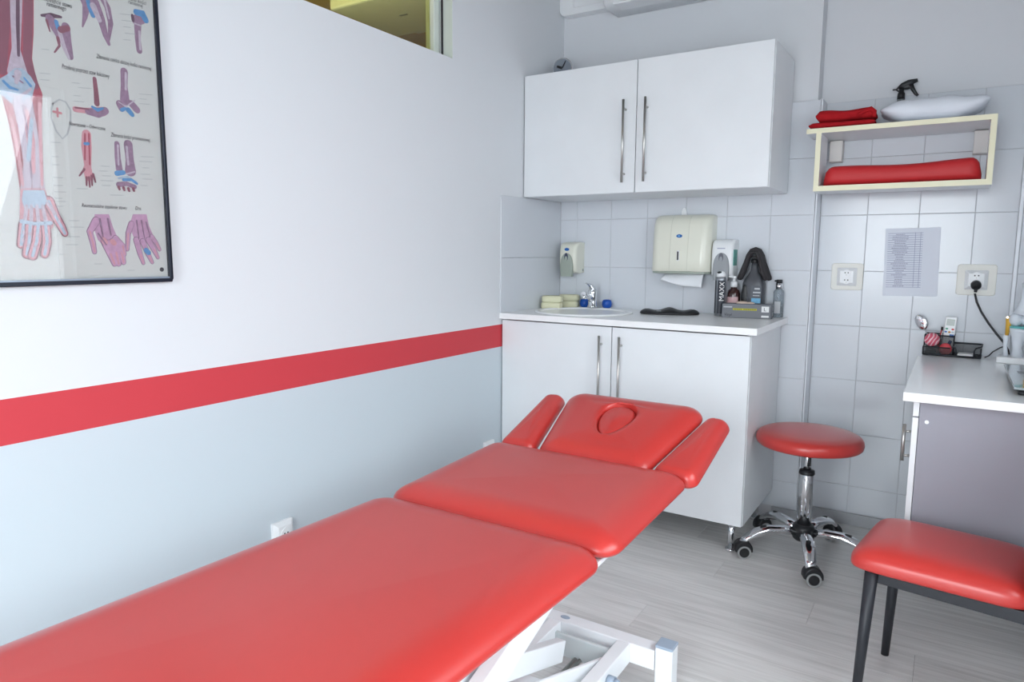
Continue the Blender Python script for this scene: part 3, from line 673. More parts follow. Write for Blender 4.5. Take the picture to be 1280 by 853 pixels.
# folded blanket
fb = thing('folded_blanket', 'folded dark red fleece blanket on top of the shelf', 'blanket', (1.414, -0.085, 1.7955), 0.02)
def slab(x0, x1, y0, y1, z0, h, wob=0.004, tilt=0.0, ph=0.0):
    rr = []; K = 18
    for k in range(K+1):
        u = k/K; e = min(u, 1-u); f = math.sqrt(max(0.0, 1-(1-min(1, e/0.08))**2)); f = 0.25+0.75*f
        x = x0+(x1-x0)*u; hh = h*f*(1+0.10*math.sin(u*7+ph)); zc = z0+h/2 + tilt*u + wob*math.sin(u*9+ph)*0.4
        rr.append([(x, (y0+y1)/2+(y1-y0)/2*math.copysign(abs(math.cos(t))**0.5, math.cos(t)), zc+hh/2*math.copysign(abs(math.sin(t))**0.7, math.sin(t))) for t in [2*PI*j/24 for j in range(24)]])
    return B().rings(rr)
obj('fold', slab(-0.128, 0.124, -0.088, 0.07, 0.0, 0.027, 0.0), REDC, fb)
obj('fold', slab(-0.102, 0.122, -0.086, 0.065, 0.0265, 0.047, 0.005, 0.0, 0.4), REDC, fb)
obj('fold_edge', B().tube([(0.060, -0.086, 0.040), (0.084, -0.088, 0.056), (0.106, -0.086, 0.062), (0.119, -0.084, 0.050), (0.120, -0.084, 0.028)], [0.006, 0.009, 0.010, 0.010, 0.007], 10), REDC, fb)
# white pillow
b = B(); n, m_ = 48, 14; rings = []
for k in range(m_+1):
    a = -PI/2+PI*k/m_; f = math.cos(a); ring = []
    for i in range(n):
        t = 2*PI*i/n; cx, sy = math.cos(t), math.sin(t)
        q = (abs(cx)**4+abs(sy)**4)**-0.25
        pinch = 0.90+0.10*abs(math.sin(2*t))
        ff = max(f, 0.001)**0.55
        x = 0.195*cx*q*ff*pinch; y_ = 0.115*sy*q*ff*pinch
        hh = 0.052*(1-0.55*abs(x/0.195)**3.0)*(1+0.05*math.sin(x*38)+0.04*math.sin(x*71+y_*40))
        z = 0.046+hh*math.sin(a)*(1.0 if a > 0 else 0.85)
        if x < -0.09: z += 0.012*(abs(x)-0.09)/0.1
        if x > 0.10: z += 0.030*((x-0.10)/0.1)**1.3
        ring.append((x, y_, max(0.0, z)))
    rings.append(ring)
b.rings(rings)
pl = obj('white_pillow', b, LINEN, None, loc=(1.737, -0.055, 1.7955)); pl.rotation_euler = (0, 0, 0.04)
tag(pl, 'small white linen pillow on top of the shelf', 'pillow')
# trigger spray bottle behind the pillow
tg = thing('trigger_sprayer', 'grey spray bottle with black trigger head behind the pillow', 'bottle', (1.609, 0.078, 1.7955))
obj('bottle_body', B().lathe([(0.020, 0), (0.023, 0.004), (0.023, 0.075), (0.020, 0.105), (0.0145, 0.133), (0.012, 0.138)]), mat('smoky_plastic', S(118, 122, 124), 0.3), tg)
obj('trigger_head', B().lathe([(0.0155, 0.134), (0.014, 0.158), (0.010, 0.164), (0.010, 0.178)]).tube([(-0.012, 0, 0.180), (0.004, 0, 0.190), (0.026, 0, 0.200), (0.058, 0, 0.207)], [0.008, 0.013, 0.013, 0.0075], 12, sx=0.8).tube([(-0.034, 0, 0.177), (-0.020, 0, 0.177), (-0.004, 0, 0.190)], [0.003, 0.003, 0.005], 8).tube([(-0.020, 0, 0.176), (-0.008, 0, 0.166)], [0.003, 0.003], 8).ell((0.018, 0, 0.188), (0.024, 0.008, 0.016)), BLACKP, tg)
obj('trigger', B().tube([(0.034, 0, 0.190), (0.042, 0, 0.172), (0.054, 0, 0.152), (0.063, 0, 0.143)], [0.010, 0.0085, 0.007, 0.005], 10, sx=0.8), BLACKP, tg)
# ---------------- paper list and sockets
sh = thing('paper_sheet', 'white printed table sheet stuck to the tiles', 'paper', (1.694, 0.1068, 1.236))
SHR = math.radians(-1.2); sh.rotation_euler = (0, SHR, 0)
boxpart('sheet', (-0.105, -0.0004, -0.1485), (0.105, 0.0004, 0.1485), mat('paper', S(226, 230, 240), 0.8), sh)
b = B(); INK = mat('blue_grey_ink', S(140, 146, 178), 0.8)
NL = 25
for i in range(NL):
    z = 0.127-0.236*i/(NL-1); b.box((-0.094, -0.0008, z-0.0008), (0.040, -0.0005, z+0.0008))
for xx in (0.011, 0.031): b.box((xx-0.0007, -0.0008, -0.110), (xx+0.0007, -0.0005, 0.129))
obj('ruled_lines', b, INK, sh)
b = B(); rnd = random.Random(3)
for i in range(NL-1):
    z = 0.122-0.236*i/(NL-1); wl_ = rnd.uniform(0.012, 0.034); c = -0.046; x = c-wl_
    while x < c+wl_:
        l = rnd.uniform(0.003, 0.008); b.box((x, -0.0008, z-0.0017), (min(x+l, c+wl_), -0.0005, z+0.0012)); x += l+0.0015
obj('printed_words', b, mat('grey_ink', S(150, 152, 172), 0.8), sh)
BEIGE = mat('beige_plastic', S(232, 231, 224), 0.4)
def socket(name, label, x, z, wall, n_s, sz=(0.132, 0.122), group=None):
    o = thing(name, label, 'socket', (0, 0, 0), group=group)
    if wall == 'back': o.location = (x, 0.1079, z)
    hw, hh = sz[0]/2, sz[1]/2
    if n_s: obj('back_plate', B().rings([[(p.x*f, y_, p.y*f) for p in rpoly([(-hw, -hh), (hw, -hh), (hw, hh), (-hw, hh)], 0.012, 5, 0.2)] for y_, f in ((0, 1), (-0.004, 1), (-0.006, 0.97))], 0, False), BEIGE, o)
    s_ = 0.041
    fp = obj('face_plate', B().rings([[(p.x*f, y_, p.y*f) for p in rpoly([(-s_, -s_), (s_, -s_), (s_, s_), (-s_, s_)], 0.004, 4, 0.2)] for y_, f in ((-0.003 if n_s else 0.0, 1), (-0.010, 1), (-0.022, 0.66))], 0, False), PLASTW, o)
    for zz in ((-0.0165, 0.0165) if n_s else (0,)):
        r_ = 0.017 if n_s else 0.020
        ri = obj('socket_insert', B().tube([(0, -0.021, zz), (0, -0.0255, zz)], r_, 24), PLASTW, o)
        for xx in (-0.0065, 0.0065): obj('pin_hole', B().tube([(xx, -0.0254, zz+(0.002)), (xx, -0.0259, zz+0.002)], 0.003, 10), BLACKP, ri)
        obj('earth_pin', B().tube([(0, -0.0254, zz-0.008), (0, -0.033, zz-0.008)], 0.0022, 8), STEEL, ri)
    return o
socket('wall_socket', 'empty white double socket on a beige plate left of the paper sheet', 1.443, 1.167, 'back', 2)
socket('wall_socket', 'white double socket on a beige plate with a black plug in it', 1.937, 1.165, 'back', 2, (0.140, 0.130))
def small_socket(label, y0, z0):
    o = socket('wall_socket', label, 0, 0, 'left', 0, group='low sockets on the grey wall')
    o.location = (0.0, y0, z0); o.rotation_euler = (0, 0, PI/2)
small_socket('white single socket on the grey wall beside the long red leg cushion', -1.935, 0.325)
small_socket('white single socket on the grey wall near the base cabinet', -0.700, 0.318)
# plug and cables
pg = thing('power_cable', 'black plug with its cable running down to the desk', 'cable', (0, 0, 0))
obj('plug', B().tube([(1.937, 0.082, 1.146), (1.937, 0.050, 1.143), (1.938, 0.044, 1.138)], [0.019, 0.019, 0.013], 20).tube([(1.938, 0.052, 1.135), (1.937, 0.052, 1.115)], [0.008, 0.0055], 12), BLACKP, pg)
path = []
for (px, py), yv in zip([(1218.5, 367), (1221, 378), (1227, 391), (1236, 405), (1246, 418), (1255, 429), (1260, 438), (1261.5, 447)], (0.052, 0.055, 0.060, 0.062, 0.060, 0.055, 0.050, 0.045)): path.append(on(px, py, 'y', yv))
path[-1].z = max(path[-1].z, 0.850)
obj('cord', B().tube(path, 0.0042, 10), BLACKP, pg)
c2 = [on(1259, 432, 'y', 0.080), on(1250, 435, 'y', 0.080), on(1241, 440, 'y', 0.070), on(1236, 445, 'y', 0.060), on(1231, 448.0, 'y', 0.035)]
for p in c2: p.z = max(p.z, 0.8485)
tag(obj('thin_cable', B().tube(c2, 0.0024, 8), BLACKP), 'thin black cable curling onto the desk ledge', 'cable')

# ================================================================== DESK AT THE RIGHT
DZ = 0.845
dt = boxpart('desktop', (1.750, -0.978, DZ-0.028), (RX-0.002, -0.052, DZ), DESK, None, 0.002)
tag(dt, 'glossy white desktop beside the tiled wall', 'desk')
tag(boxpart('rear_ledge', (1.766, -0.051, DZ-0.028), (RX-0.002, 0.107, DZ-0.0005), DESK, None, 0.001), 'narrow white ledge between the desktop and the tiles', 'ledge')
dc = thing('desk_cabinet', 'grey sided desk cabinet with steel bar handle under the white desktop', 'cabinet')
X0, X1, Y0, Y1 = 1.797, 2.40, -0.945, -0.08
b = B().box((X0, Y0, 0.33), (X1, Y0+0.018, DZ-0.0290)).box((X0, Y1-0.018, 0.33), (X1, Y1, DZ-0.0290)).box((X0+0.01, Y0+0.018, 0.33), (X1, Y1-0.018, 0.348)).box((X1-0.006, Y0+0.018, 0.348), (X1, Y1-0.018, DZ-0.0290))
obj('body', b, GREYLAM, dc, 0.0008)
def side_front(name, z0, z1): return boxpart(name, (1.779, Y0+0.002, z0), (1.7955, Y1-0.002, z1), WHITE, dc, 0.001)
side_front('drawer', 0.766, DZ-0.032)
d_ = side_front('door', 0.334, 0.762)
hb = B().cyl((1.757, Y0+0.05, 0.607), (1.757, Y0+0.05, 0.727), 0.0055, n=14)
for z in (0.625, 0.705): hb.cyl((1.757, Y0+0.05, z), (1.779, Y0+0.05, z), 0.004, n=10)
obj('handle', hb, STEEL, d_)
obj('cover_cap', B().tube([(1.818, Y0, 0.752), (1.818, Y0-0.0012, 0.752)], 0.006, 16), PLASTW, dc)
obj('hinge_clip', B().box((1.775, Y0+0.04, DZ-0.0345), (1.798, Y0+0.06, DZ-0.0290)), STEEL, dc)
# desk organiser of black wire mesh
og = thing('desk_organizer', 'black wire mesh desk organizer on the ledge', 'organizer', (1.768, 0.0, DZ+0.0002), math.radians(-4))
def mesh_mat():
    m = bpy.data.materials.new('black_wire_mesh'); m.use_nodes = True; N = m.node_tree.nodes; L = m.node_tree.links
    p = N['Principled BSDF']; p.inputs['Base Color'].default_value = S(34, 36, 40); p.inputs['Roughness'].default_value = 0.5
    t = N.new('ShaderNodeBsdfTransparent'); mx = N.new('ShaderNodeMixShader')
    tc = N.new('ShaderNodeTexCoord'); ch = N.new('ShaderNodeTexChecker'); ch.inputs['Scale'].default_value = 700
    L.new(tc.outputs['Object'], ch.inputs['Vector'])
    mr = N.new('ShaderNodeMapRange'); mr.inputs[3].default_value = 0.25; mr.inputs[4].default_value = 0.62; L.new(ch.outputs['Fac'], mr.inputs[0])
    L.new(mr.outputs[0], mx.inputs[0]); L.new(p.outputs[0], mx.inputs[1]); L.new(t.outputs[0], mx.inputs[2]); L.new(mx.outputs[0], N['Material Output'].inputs[0])
    return m
WIRE = mesh_mat()
OW, OD = 0.205, 0.092
def wire(name, pts, r=0.0027, closed=False): obj(name, B().tube(pts, r, 8, closed=closed), BLACKM, og)
wire('base_rim', [(0, 0, 0.005), (OW, 0, 0.005), (OW, OD, 0.005), (0, OD, 0.005)], 0.0042, True)
obj('base', B().box((0, 0, 0.001), (OW, OD, 0.003)), BLACKM, og)
wire('front_rim', [(0, 0, 0.036), (0.098, 0, 0.036)]); wire('corner_wire', [(0, 0, 0.004), (0, 0, 0.036)], 0.0032); wire('side_rim', [(0, 0, 0.036), (0, 0.030, 0.040), (0, 0.034, 0.082), (0, OD, 0.086)])
wire('tall_rim', [(0.002, 0.034, 0.083), (0.106, 0.034, 0.083), (0.106, OD, 0.086), (0.002, OD, 0.086)], 0.003, True)
wire('corner_wire', [(0.106, 0.034, 0.004), (0.106, 0.034, 0.083)])
wire('back_rim', [(0.106, OD-0.004, 0.052), (OW, OD-0.004, 0.052)], 0.0036); wire('side_loop', [(0.118, 0.002, 0.005), (0.119, 0.002, 0.030), (0.114, 0.004, 0.040), (0.104, 0.010, 0.043)], 0.0032)
wire('side_loop', [(0.182, 0.002, 0.005), (0.182, 0.002, 0.030), (0.187, 0.008, 0.042), (OW, 0.03, 0.047), (OW, OD-0.004, 0.052)], 0.0032); wire('corner_wire', [(OW, 0.002, 0.004), (OW, 0.004, 0.044)], 0.003)
def mpanel(q): obj('mesh_panel', B().flat(q), WIRE, og)
mpanel([(0, 0, 0.004), (0.098, 0, 0.004), (0.098, 0, 0.036), (0, 0, 0.036)])
mpanel([(0, 0.034, 0.004), (0.106, 0.034, 0.004), (0.106, 0.034, 0.083), (0, 0.034, 0.083)])
mpanel([(0, OD, 0.004), (0.106, OD, 0.004), (0.106, OD, 0.086), (0, OD, 0.086)])
mpanel([(0.106, OD-0.004, 0.004), (OW, OD-0.004, 0.004), (OW, OD-0.004, 0.052), (0.106, OD-0.004, 0.052)])
mpanel([(0.106, 0.034, 0.004), (0.106, OD, 0.004), (0.106, OD, 0.086), (0.106, 0.034, 0.083)])
mpanel([(OW, 0.0, 0.004), (OW, OD-0.004, 0.004), (OW, OD-0.004, 0.052), (OW, 0.03, 0.046), (OW, 0, 0.04)])
MO = Matrix.Translation(og.location) @ Matrix.Rotation(math.radians(-4), 4, 'Z')
def inorg(p): return MO @ Vector(p)
# things in the organiser
nb = boxpart('note_pad', (0.124, 0.012, 0.0035), (0.178, 0.080, 0.014), mat('note_paper', S(240, 240, 240), 0.8)); nb.matrix_world = MO
tag(nb, 'small white note block lying in the wire organizer', 'notepad')
def marble():
    m = bpy.data.materials.new('pink_marbled_rubber'); m.use_nodes = True; N = m.node_tree.nodes; L = m.node_tree.links; p = N['Principled BSDF']; p.inputs['Roughness'].default_value = 0.4
    tc = N.new('ShaderNodeTexCoord'); wv = N.new('ShaderNodeTexWave'); wv.inputs['Scale'].default_value = 22; wv.inputs['Distortion'].default_value = 9; wv.inputs['Detail'].default_value = 2; wv.inputs['Detail Scale'].default_value = 0.6
    L.new(tc.outputs['Object'], wv.inputs['Vector']); r = N.new('ShaderNodeValToRGB'); r.color_ramp.elements[0].color = S(212, 84, 108); r.color_ramp.elements[1].color = S(246, 206, 212)
    r.color_ramp.elements[0].position = 0.45; r.color_ramp.elements[1].position = 0.95
    L.new(wv.outputs['Fac'], r.inputs[0]); L.new(r.outputs[0], p.inputs['Base Color']); return m
# the marbled ball rests on the front compartment rim, the red one sits inside it
o = obj('marbled_ball', B().ell((0, 0, 0), (0.0285, 0.0285, 0.0285), 28, 16), marble(), None, loc=inorg((0.030, 0.0, 0.068))); o.rotation_euler = (0.5, 0.3, 0.2)
tag(o, 'pink and white marbled ball resting on the wire organizer', 'ball')
o = obj('red_ball', B().ell((0, 0, 0), (0.0145, 0.0145, 0.0255), 24, 14), mat('coral_rubber', S(214, 76, 84), 0.45, var=0.2, scale=60), None, loc=inorg((0.079, 0.0175, 0.0295))); o.scale = (1.6, 1.0, 1.0)
tag(o, 'coral red ball inside the front tray of the organizer', 'ball')
rm = thing('remote_control', 'white air conditioner remote with grey screen standing in the organizer', 'remote', inorg((0.080, 0.072, 0.0045)))
rm.rotation_euler = (math.radians(-4), math.radians(3), math.radians(-4))
boxpart('case', (-0.021, -0.009, 0), (0.021, 0.009, 0.158), PLASTW, rm, 0.003)
boxpart('screen', (-0.015, -0.0096, 0.120), (0.015, -0.0089, 0.148), mat('lcd_grey', S(140, 150, 144), 0.2), rm)
for x_, z_, c_ in ((-0.011, 0.106, S(60, 160, 130)), (0.011, 0.105, S(210, 60, 60)), (-0.013, 0.093, S(60, 110, 190)), (0.0, 0.0925, S(200, 140, 60)), (0.012, 0.093, S(190, 200, 210))):
    oval('button', (x_, -0.0092, z_), 0.0052, 0.004, mat('button_%d' % int(x_*1000+z_*10000), c_, 0.4), rm, 0.001, 14)
boxpart('blue_mark', (0.002, -0.0098, 0.070), (0.018, -0.0090, 0.084), mat('blue_mark', S(50, 120, 200), 0.4), rm)
sp = thing('spoon', 'steel spoon leaning out of the desk organizer with its bowl up', 'spoon', inorg((0.045, 0.066, 0.006)))
A = on(1152, 404, 'y', 0.075)-sp.location
dirv = A.normalized(); L_ = A.length
b = B(); b.tube([(0, 0, 0), dirv*(L_-0.03)], [0.0045, 0.003], 10, sx=1.0, sy=0.5)
bow = B(); rr = []
sidev = Vector((0.55, -0.2, 0.8)); sidev = (sidev-dirv*sidev.dot(dirv)).normalized(); nor = dirv.cross(sidev).normalized()
if nor.y > 0: nor = -nor
sidev = nor.cross(dirv)
ax = Matrix((dirv*0.036, sidev*0.0235, nor*0.0075)).transposed().to_4x4(); ax.translation = dirv*(L_+0.004)
bow.M = ax; bow.ell((0, 0, 0), (1, 1, 1), 28, 16)
obj('bowl', bow, CHROME, sp)
obj('stem', b, CHROME, sp)
pn = thing('red_pen', 'slim red and white pen with dark cap standing in the organizer', 'pen', inorg((0.048, 0.046, 0.006)))
A = on(1178, 409, 'y', 0.060)-pn.location; dv = A.normalized(); L_ = A.length
obj('barrel', B().tube([(0, 0, 0), dv*(L_*0.88)], 0.0036, 12), mat('red_pen_barrel', S(190, 60, 66), 0.35), pn)
obj('clip', B().tube([dv*(L_*0.55)+Vector((0.003, -0.003, 0)), dv*(L_*0.86)+Vector((0.003, -0.003, 0))], 0.0018, 8), PLASTW, pn)
obj('cap', B().tube([dv*(L_*0.88), dv*(L_*1.0)], 0.0042, 12), BLACKP, pn)
bl = obj('blue_marker', B().tube([(0, 0, 0), (0.026, -0.003, 0.055)], 0.0062, 14), mat('blue_marker', S(44, 80, 150), 0.4), None, loc=inorg((0.068, 0.050, 0.0075)))
tag(bl, 'short blue marker leaning inside the wire organizer', 'marker')
# knee joint model on a white base
kn = thing('knee_joint_model', 'anatomical knee joint model with yellow ligaments on a white base', 'model', (2.105, -0.045, DZ+0.0002), math.radians(-6))
BONE = mat('bone_plastic', S(232, 238, 246), 0.4); LIG = mat('yellow_ligament', S(226, 176, 66), 0.45); TEAL = mat('teal_cartilage', S(110, 196, 196), 0.4)
boxpart('base', (-0.078, -0.05, 0), (0.10, 0.055, 0.024), PLASTW, kn, 0.003)
KO = -0.025
obj('tibia', B().tube([(0.012, 0, 0.022), (0.008, 0, 0.06), (0.008, 0, 0.10), (0.012, 0, 0.125), (0.014, 0, 0.138)], [0.020, 0.015, 0.022, 0.036, 0.038], 20), BONE, kn).location.x = KO
obj('fibula', B().tube([(-0.026, 0.006, 0.022), (-0.031, 0.006, 0.06), (-0.031, 0.006, 0.098), (-0.029, 0.006, 0.112)], [0.009, 0.007, 0.010, 0.007], 14), BONE, kn).location.x = KO
obj('meniscus', B().lathe([(0.030, 0.137), (0.039, 0.139), (0.039, 0.145), (0.030, 0.147)], (0.014, 0, 0), 24), TEAL, kn).location.x = KO
obj('femur', B().tube([(0.030, 0.002, 0.315), (0.026, 0.002, 0.25), (0.022, 0.001, 0.215), (0.018, 0, 0.19)], [0.024, 0.022, 0.027, 0.036], 20).ell((-0.004, 0, 0.172), (0.025, 0.034, 0.027)).ell((0.036, 0, 0.172), (0.026, 0.034, 0.027)), BONE, kn).location.x = KO
for s_, xx in ((-1, -0.029), (1, 0.060)):
    obj('ligament', B().tube([(xx, -0.006, 0.184), (xx-0.003*s_, -0.008, 0.150), (xx, -0.004, 0.108)], [0.0085, 0.0095, 0.006], 12), LIG, kn).location.x = KO
obj('ligament', B().tube([(0.052, -0.030, 0.25), (0.050, -0.034, 0.19), (0.046, -0.032, 0.115)], [0.007, 0.010, 0.007], 12), LIG, kn).location.x = KO
obj('bolt', B().tube([(-0.031, -0.018, 0.180), (-0.031, -0.010, 0.180)], 0.005, 12), STEEL, kn).location.x = KO
# glass scale
gs = thing('glass_scale', 'black rimmed glass scale with small display on the desktop', 'scale', (2.034, -0.560, DZ+0.0003))
boxpart('scale_body', (0.012, -0.28, 0), (0.30, 0.21, 0.014), BLACKP, gs, 0.006)
boxpart('glass_top', (0, -0.30, 0.020), (0.32, 0.24, 0.027), mat('grey_glass', S(176, 186, 190), 0.04, coat=0.5, metal=0.3), gs, 0.002)
obj('supports', B().box((0.03, -0.25, 0.013), (0.29, -0.2, 0.0205)).box((0.03, 0.14, 0.013), (0.29, 0.18, 0.0205)), BLACKP, gs)
boxpart('rim', (0, -0.3005, 0.0185), (0.32, -0.290, 0.0205), BLACKP, gs)
boxpart('display', (0.03, 0.02, 0.0271), (0.07, 0.07, 0.0276), mat('scale_display', S(120, 128, 132), 0.2), gs)

# ================================================================== STOOL
st = thing('swivel_stool', 'round red swivel stool on a chrome five-star base with casters', 'stool', (1.400, -0.395, 0), math.radians(-2))
rr = []
for r_, z in ((0.17, 0.483), (0.198, 0.485), (0.2045, 0.492), (0.207, 0.505), (0.205, 0.518), (0.198, 0.529), (0.183, 0.537), (0.14, 0.543), (0.08, 0.546), (0.02, 0.547)): rr.append((r_, z))
obj('seat', B().lathe(rr, n=56), RED, st)
obj('seat_plate', B().lathe([(0.165, 0.475), (0.17, 0.484), (0.02, 0.484)], n=40), BLACKP, st)
obj('piston', B().cyl((0, 0, 0.36), (0, 0, 0.476), 0.0155), CHROME, st)
obj('column', B().lathe([(0.029, 0.10), (0.029, 0.362), (0.027, 0.370), (0.015, 0.374)]), CHROME, st)
obj('collar', B().lathe([(0.0295, 0.360), (0.0310, 0.364), (0.0295, 0.377), (0.016, 0.379)]), BLACKP, st)
obj('lever', B().tube([(0.010, -0.02, 0.475), (0.012, -0.026, 0.455), (0.012, -0.030, 0.445), (0.012, -0.031, 0.405)], [0.004, 0.005, 0.013, 0.0145], 10, sx=1.0, sy=0.5), BLACKP, st)
obj('hub', B().lathe([(0.034, 0.075), (0.043, 0.085), (0.047, 0.105), (0.045, 0.130), (0.038, 0.143), (0.028, 0.146)]), BLACKP, st)
RB = 0.262
lg0 = B().tube([(0.04, 0, 0.112), (0.09, 0, 0.120), (0.15, 0, 0.121), (0.20, 0, 0.108), (0.24, 0, 0.084), (RB, 0, 0.062)], [0.022, 0.023, 0.024, 0.023, 0.020, 0.017], 16, sx=1.1, sy=0.75)
lg0 = obj('leg', lg0, CHROME, st)
slot = obj('slot', B().ell((0.165, 0, 0.1335), (0.022, 0.010, 0.0035)), BLACKP, lg0)
def caster(parent):
    c = obj('caster', B().rings([[(0.008+0.036*math.cos(t)*s, yy, 0.040+0.036*math.sin(t)*s) for t in [PI*i/14 for i in range(15)]]+[(0.008-0.036*s, yy, 0.030), (0.008+0.036*s, yy, 0.030)] for yy, s in ((-0.025, 0.86), (-0.021, 1), (0.021, 1), (0.025, 0.86))], 0, True), BLACKP, parent)
    for s in (-1, 1):
        obj('wheel', B().tube([(0.008, s*0.009, 0.028), (0.008, s*0.0260, 0.028)], 0.028, 28), mat('grey_rubber', S(150, 152, 152), 0.6), c)
        obj('wheel_cap', B().tube([(0.008, s*0.0258, 0.028), (0.008, s*0.0285, 0.028)], [0.021, 0.019], 24), BLACKP, c)
    return c
cs0 = caster(st)
for k in range(5):
    c = cs0 if k == 0 else copy_tree(cs0, st)
    a_ = 2*PI*k/5
    c.location = (RB*math.cos(a_), RB*math.sin(a_), 0); c.rotation_euler = (0, 0, (0.5, 2.6, 0.9, 0.55, 0.45)[k])
    if k: c = copy_tree(lg0, st); c.rotation_euler = (0, 0, a_)

# ================================================================== RED CHAIR
chr_ = thing('side_chair', 'red padded chair with black metal legs beside the desk', 'chair', (1.752, -1.195, 0), math.radians(-8.5))
# local: +x towards the backrest, +y towards the desk
def soft_pad(b, q, th, side, n_out=9.0, N=96):
    """domed pad over the quad q (corners a,b,c,d), smooth from rim to centre"""
    q = [Vector(p) for p in q]; rings = []
    def ring(rho, z):
        n = 2.2+(n_out-2.2)*rho**2; out = []
        for i in range(N):
            t = 2*PI*i/N; c, s = math.cos(t), math.sin(t); f = rho/((abs(c)**n+abs(s)**n)**(1/n)); u, v = (c*f+1)/2, (s*f+1)/2
            p = q[0]*(1-u)*(1-v)+q[1]*u*(1-v)+q[2]*u*v+q[3]*(1-u)*v; out.append((p.x, p.y, z))
        return out
    rings.append(ring(0.96, 0)); rings.append(ring(0.99, 0.004)); rings.append(ring(1.0, 0.012))
    for k in range(1, 15):
        a = PI/2*k/14; rho = math.cos(a); rings.append(ring(max(rho, 0.02), side+(th-side)*(1-rho**5)**0.5))
    return b.rings(rings)
st_ = obj('seat', soft_pad(B(), [(-0.066, -0.184), (0.352, -0.166), (0.352, 0.188), (-0.066, 0.192)], 0.068, 0.020), RED, chr_); st_.location = (0, 0, 0.405)
obj('seat_frame', B().box((-0.015, -0.156, 0.372), (0.38, -0.134, 0.405)).box((-0.015, 0.144, 0.372), (0.38, 0.166, 0.405)).box((-0.015, -0.144, 0.372), (0.007, 0.144, 0.405)).box((0.36, -0.144, 0.372), (0.38, 0.144, 0.405)), BLACKM, chr_, 0.002)
for s_ in (-1, 1):
    obj('leg', B().cyl((-0.004, s_*0.158, 0.404), (-0.020, s_*0.172, 0.0), 0.0175, 0.0115, 16), BLACKM, chr_)
    obj('leg', B().tube([(0.402, s_*0.158, 0.0), (0.390, s_*0.158, 0.40), (0.398, s_*0.158, 0.52), (0.448, s_*0.158, 0.90)], [0.0115, 0.0165, 0.0165, 0.012], 16), BLACKM, chr_)
bo = obj('backrest', cushion(B(), [(-0.170, 0.0), (0.190, 0.0), (0.185, 0.46), (-0.165, 0.46)], [0.03, 0.03, 0.05, 0.05], 0.040, 0.025, 0.010, rb=0.010), RED, chr_)
# pad plane: x -> local y, y -> up (leaning back), z (top) -> towards the sitter
lean = math.radians(8)
bo.matrix_local = Matrix(((0, math.sin(lean), -math.cos(lean), 0.372), (1, 0, 0, 0), (0, math.cos(lean), math.sin(lean), 0.440), (0, 0, 0, 1)))

# ================================================================== TREATMENT COUCH
CX = 0.920; HW = 0.333
tt = thing('treatment_couch', 'red padded physiotherapy couch with white metal base and face hole', 'treatment couch', (CX, 0, 0))
TZ = 0.630; TH = 0.056
def pad_(name, pts, rad, th, r, dome, loc, tilt=0.0, **kw):
    o = obj(name, cushion(B(), pts, rad, th, r, dome, **kw), RED, tt); o.location = loc; o.rotation_euler = (tilt, 0, 0); return o
pad_('leg_cushion', [(-HW-0.055, -3.27), (HW-0.045, -3.27), (HW, -2.050), (-HW-0.012, -2.050)], 0.07, TH, 0.10, 0.004, (0, 0, TZ-TH), rz=0.046)
ML = 0.540
pad_('back_cushion', [(-HW-0.006, 0), (HW+0.006, 0), (HW+0.006, ML), (-HW-0.006, ML)], 0.055, TH, 0.10, 0.004, (0, -2.050, TZ-TH+0.004), math.radians(2.4), rz=0.046)
HT = math.radians(20); HY, HZ = -1.515, TZ-TH+0.022
hc = Vector((0.006, 0.218))
def holef(t):
    sx = 0.062*(1+0.24*math.sin(t)); return Vector((hc.x+sx*math.cos(t), hc.y+0.098*math.sin(t)))
pad_('head_cushion', [(-0.185, 0.0), (0.185, 0.0), (0.275, 0.392), (-0.245, 0.392)], [0.045, 0.045, 0.06, 0.06], TH, 0.085, 0.004, (0.015, HY, HZ), HT, hole=(hc, holef, 0.035), rz=0.046)
pp = [Vector((hc.x+(holef(t).x-hc.x)*0.91, hc.y-0.004+(holef(t).y-hc.y)*0.91)) for t in [2*PI*i/48 for i in range(48)]]
pl_ = obj('face_hole_plug', cushion(B(), None, 0, 0.040, 0.016, 0.006, rb=0.004, loop=pp), RED, tt); pl_.rotation_euler = (HT, 0, 0)
pl_.location = Vector((0.015, HY, HZ)) + Vector((0, -math.sin(HT), math.cos(HT)))*0.014
for s_ in (-1, 1):
    ar = [(0.200, 0.01), (0.345, 0.0), (0.355, 0.350), (0.275, 0.360)] if s_ > 0 else [(-0.335, 0.0), (-0.200, 0.01), (-0.255, 0.370), (-0.335, 0.360)]
    pad_('arm_cushion', ar, 0.032, 0.05, 0.036, 0.003, (0.012, HY, HZ-0.008 if s_ > 0 else HZ-0.004), HT-math.radians(1), rz=0.042)
# undercarriage
def rail(name, a, b_, wd=0.04, ht=0.04, m=WHITEM, bev=0.003):
    a, b_ = Vector(a), Vector(b_); d = b_-a; L = d.length; t = d.normalized()
    side = t.cross(Vector((0, 0, 1)));
    side = side.normalized() if side.length > 1e-3 else Vector((1, 0, 0)); up = side.cross(t)
    bb_ = B().box((-wd/2, 0, -ht/2), (wd/2, L, ht/2))
    o = obj(name, bb_, m, tt, bev)
    mt = Matrix((side, t, up)).transposed().to_4x4(); mt.translation = a; o.matrix_local = mt
    return o
for s_ in (-1, 1):
    rail('top_rail', (s_*0.245, -3.15, 0.545), (s_*0.245, -2.08, 0.545), 0.03, 0.045)
    rail('back_rail', (s_*0.245, -2.10, 0.540), (s_*0.245, -1.56, 0.566), 0.03, 0.035)
    rail('head_rail', (s_*0.10, -1.58, 0.560), (s_*0.10, -1.25, 0.665), 0.025, 0.025)
    rail('arm_bracket', (s_*0.17, -1.46, 0.598), (s_*0.27, -1.46, 0.592), 0.03, 0.010, BLACKM, 0.0)
